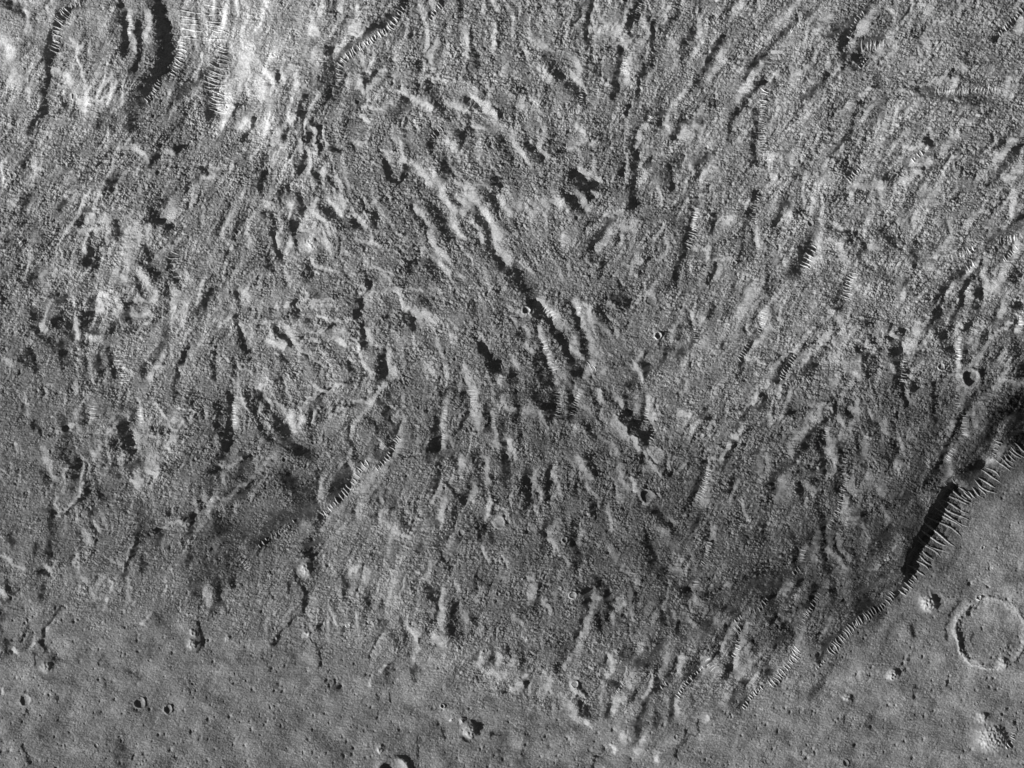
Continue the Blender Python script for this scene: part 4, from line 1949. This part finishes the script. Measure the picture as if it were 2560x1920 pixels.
# ---------------------------------------------------------------- sand ripples, each one a ridge of its own
ORD = ['first','second','third','fourth','fifth','sixth','seventh','eighth','ninth','tenth','eleventh','twelfth','thirteenth','fourteenth',
       'fifteenth','sixteenth','seventeenth','eighteenth','nineteenth','twentieth']
def ordinal(k):
    if k < 20: return ORD[k]
    tens = {2: 'twenty', 3: 'thirty', 4: 'forty', 5: 'fifty'}[(k + 1) // 10]
    u = (k + 1) % 10
    return tens[:-1] + 'ieth' if u == 0 else tens + '-' + ORD[u - 1]
def place_words(x, y):
    a = ['at the far left', 'well left', 'left of centre', 'just left of centre', 'just right of centre', 'right of centre', 'well right', 'at the far right'][int(min(max(x / W * 8, 0), 7))]
    b = ['near the top', 'in the upper part', 'above the middle', 'below the middle', 'in the lower part', 'near the bottom'][int(min(max(y / H * 6, 0), 5))]
    return a, b
def ripple_geo(x, y, dx, dy, L, wd, ht, bow):
    """crest line through (x, y) along (dx, dy) in photo coordinates; a sharp-crested ridge with tapered ends"""
    n = max(7, int(L / 3))
    V = []; F = []
    nxp, nyp = -dy, dx
    wob = random.uniform(0, 6.28)
    for k in range(n + 1):
        t = k / n * 2 - 1
        tp = max(1 - abs(t) ** 2.4, 0.02)
        off = bow * (1 - t * t) + 0.05 * L * math.sin(t * 3 + wob) * 0.5
        px_, py_ = x + dx * t * L / 2 + nxp * off, y + dy * t * L / 2 + nyp * off
        wloc = wd * (0.35 + 0.65 * tp)
        zc = h_at(px_, py_)
        for s, hz in ((-1.0, -1.2), (-0.45, 0.5 * tp), (0.0, tp), (0.35, 0.42 * tp), (1.0, -1.2)):
            qx, qy = px_ + nxp * wloc * s, py_ + nyp * wloc * s
            if hz < 0: z = h_at(qx, qy) - 1.0
            else: z = max(zc, h_at(qx, qy)) + ht * hz
            V.append((qx - W / 2, H / 2 - qy, z))
    for k in range(n):
        for s in range(4):
            a = k * 5 + s; F.append((a, a + 5, a + 6, a + 1))
    return V, F
fields = []
allr = []
used_names = {}
for fi, (sp, le, rot, P) in enumerate(RIPPLES):
    cum = [0]
    for a, b in zip(P[:-1], P[1:]): cum.append(cum[-1] + math.dist(a, b))
    n = max(2, int(cum[-1] / sp) + 1)
    mx = sum(p[0] for p in P) / len(P); my = sum(p[1] for p in P) / len(P)
    pa, pb = place_words(mx, my)
    size = 'long' if le > 30 else ('short' if le < 14 else 'medium')
    key = (pa, pb, size); used_names[key] = used_names.get(key, 0) + 1
    fields.append((mx, my, key, used_names[key]))
    vertical = abs(P[-1][1] - P[0][1]) > abs(P[-1][0] - P[0][0])
    flip = (P[-1][1] < P[0][1]) if vertical else (P[-1][0] < P[0][0])
    for k in range(n):
        s = cum[-1] * (k + random.uniform(-.28, .28)) / max(n - 1, 1)
        s = min(max(s, 0), cum[-1])
        q = 0
        while q < len(P) - 2 and s > cum[q + 1]: q += 1
        t = (s - cum[q]) / (cum[q + 1] - cum[q] + 1e-6)
        x = P[q][0] + (P[q + 1][0] - P[q][0]) * t; y = P[q][1] + (P[q + 1][1] - P[q][1]) * t
        # smoothed tangent over the neighbouring segments
        a = P[max(q - 1, 0)] if t < .5 else P[q]; b = P[q + 1] if t < .5 else P[min(q + 2, len(P) - 1)]
        if le > 26: a, b = P[0], P[-1]
        tx, ty = b[0] - a[0], b[1] - a[1]; d = math.hypot(tx, ty) + 1e-9
        cxr, cyr = ty / d, -tx / d
        if rot: cxr, cyr = math.cos(math.radians(rot - 6)), math.sin(math.radians(rot - 6))
        if cxr < 0: cxr, cyr = -cxr, -cyr
        g = math.radians(random.uniform(1, 12))
        c2, s2_ = math.cos(g), math.sin(g)
        dx, dy = cxr * c2 - cyr * s2_, cxr * s2_ + cyr * c2
        L = le * (1.5 if le > 29 else 1.2) * random.uniform(.6, 1.2)
        x += random.uniform(-.06, .06) * le; y += random.uniform(-.06, .06) * le
        order = (n - 1 - k) if flip else k
        allr.append((L, fi, order, n, vertical, x, y, dx, dy, min(sp * 0.34, 2.8 + L * .025), random.uniform(-.10, .10) * L))
allr.sort(key=lambda r: -r[0])
def group_label(fi): 
    mx, my, (pa, pb, size), num = fields[fi]
    return f'{size} ripples in a row {pa} {pb}' + (f', row {num}' if num > 1 else '')
small_V, small_F = [], []
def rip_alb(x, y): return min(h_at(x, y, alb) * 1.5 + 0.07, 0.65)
for k, (L, fi, order, n, vert, x, y, dx, dy, wd, bow) in enumerate(allr):
    V, F = ripple_geo(x, y, dx, dy, L, wd, wd * RIP_H * (1.0 if vert or abs(dy) < .9 else 0.45), bow)
    if k < 298:
        V = np.array(V, np.float32)
        org = (float(x - W / 2), float(H / 2 - y), h_at(x, y))
        o = mesh_from('sand_ripple', V[:, 0], V[:, 1], V[:, 2], np.full(len(V), rip_alb(x, y)), np.array(F), MAT_R, org)
        mx, my, (pa, pb, size), num = fields[fi]
        nth = '' if num == 1 else [' second', ' third', ' fourth', ' fifth', ' sixth', ' seventh'][min(num - 2, 5)]
        frm = 'top' if vert else 'left'
        lb = f'{ordinal(order)} ripple from {frm} in{nth} {size} row {pa} {pb}'
        tag(o, lb, 'sand ripple', group_label(fi))
    else:
        small_F += [tuple(i + len(small_V) for i in f) for f in F]
        small_V += [(v[0], v[1], v[2], rip_alb(x, y)) for v in V]
if small_V:
    V = np.array(small_V, np.float32)
    o = mesh_from('small_ripples', V[:, 0], V[:, 1], V[:, 2], V[:, 3], np.array(small_F), MAT_R)
    tag(o, 'countless tiny pale sand ripples lining the narrow troughs and scarp feet', 'sand ripples', kind='stuff')
print('ripples', len(allr), 'strokes', len(STROKES), 'verts', nx * ny, 'h', float(h.min()), float(h.max()))
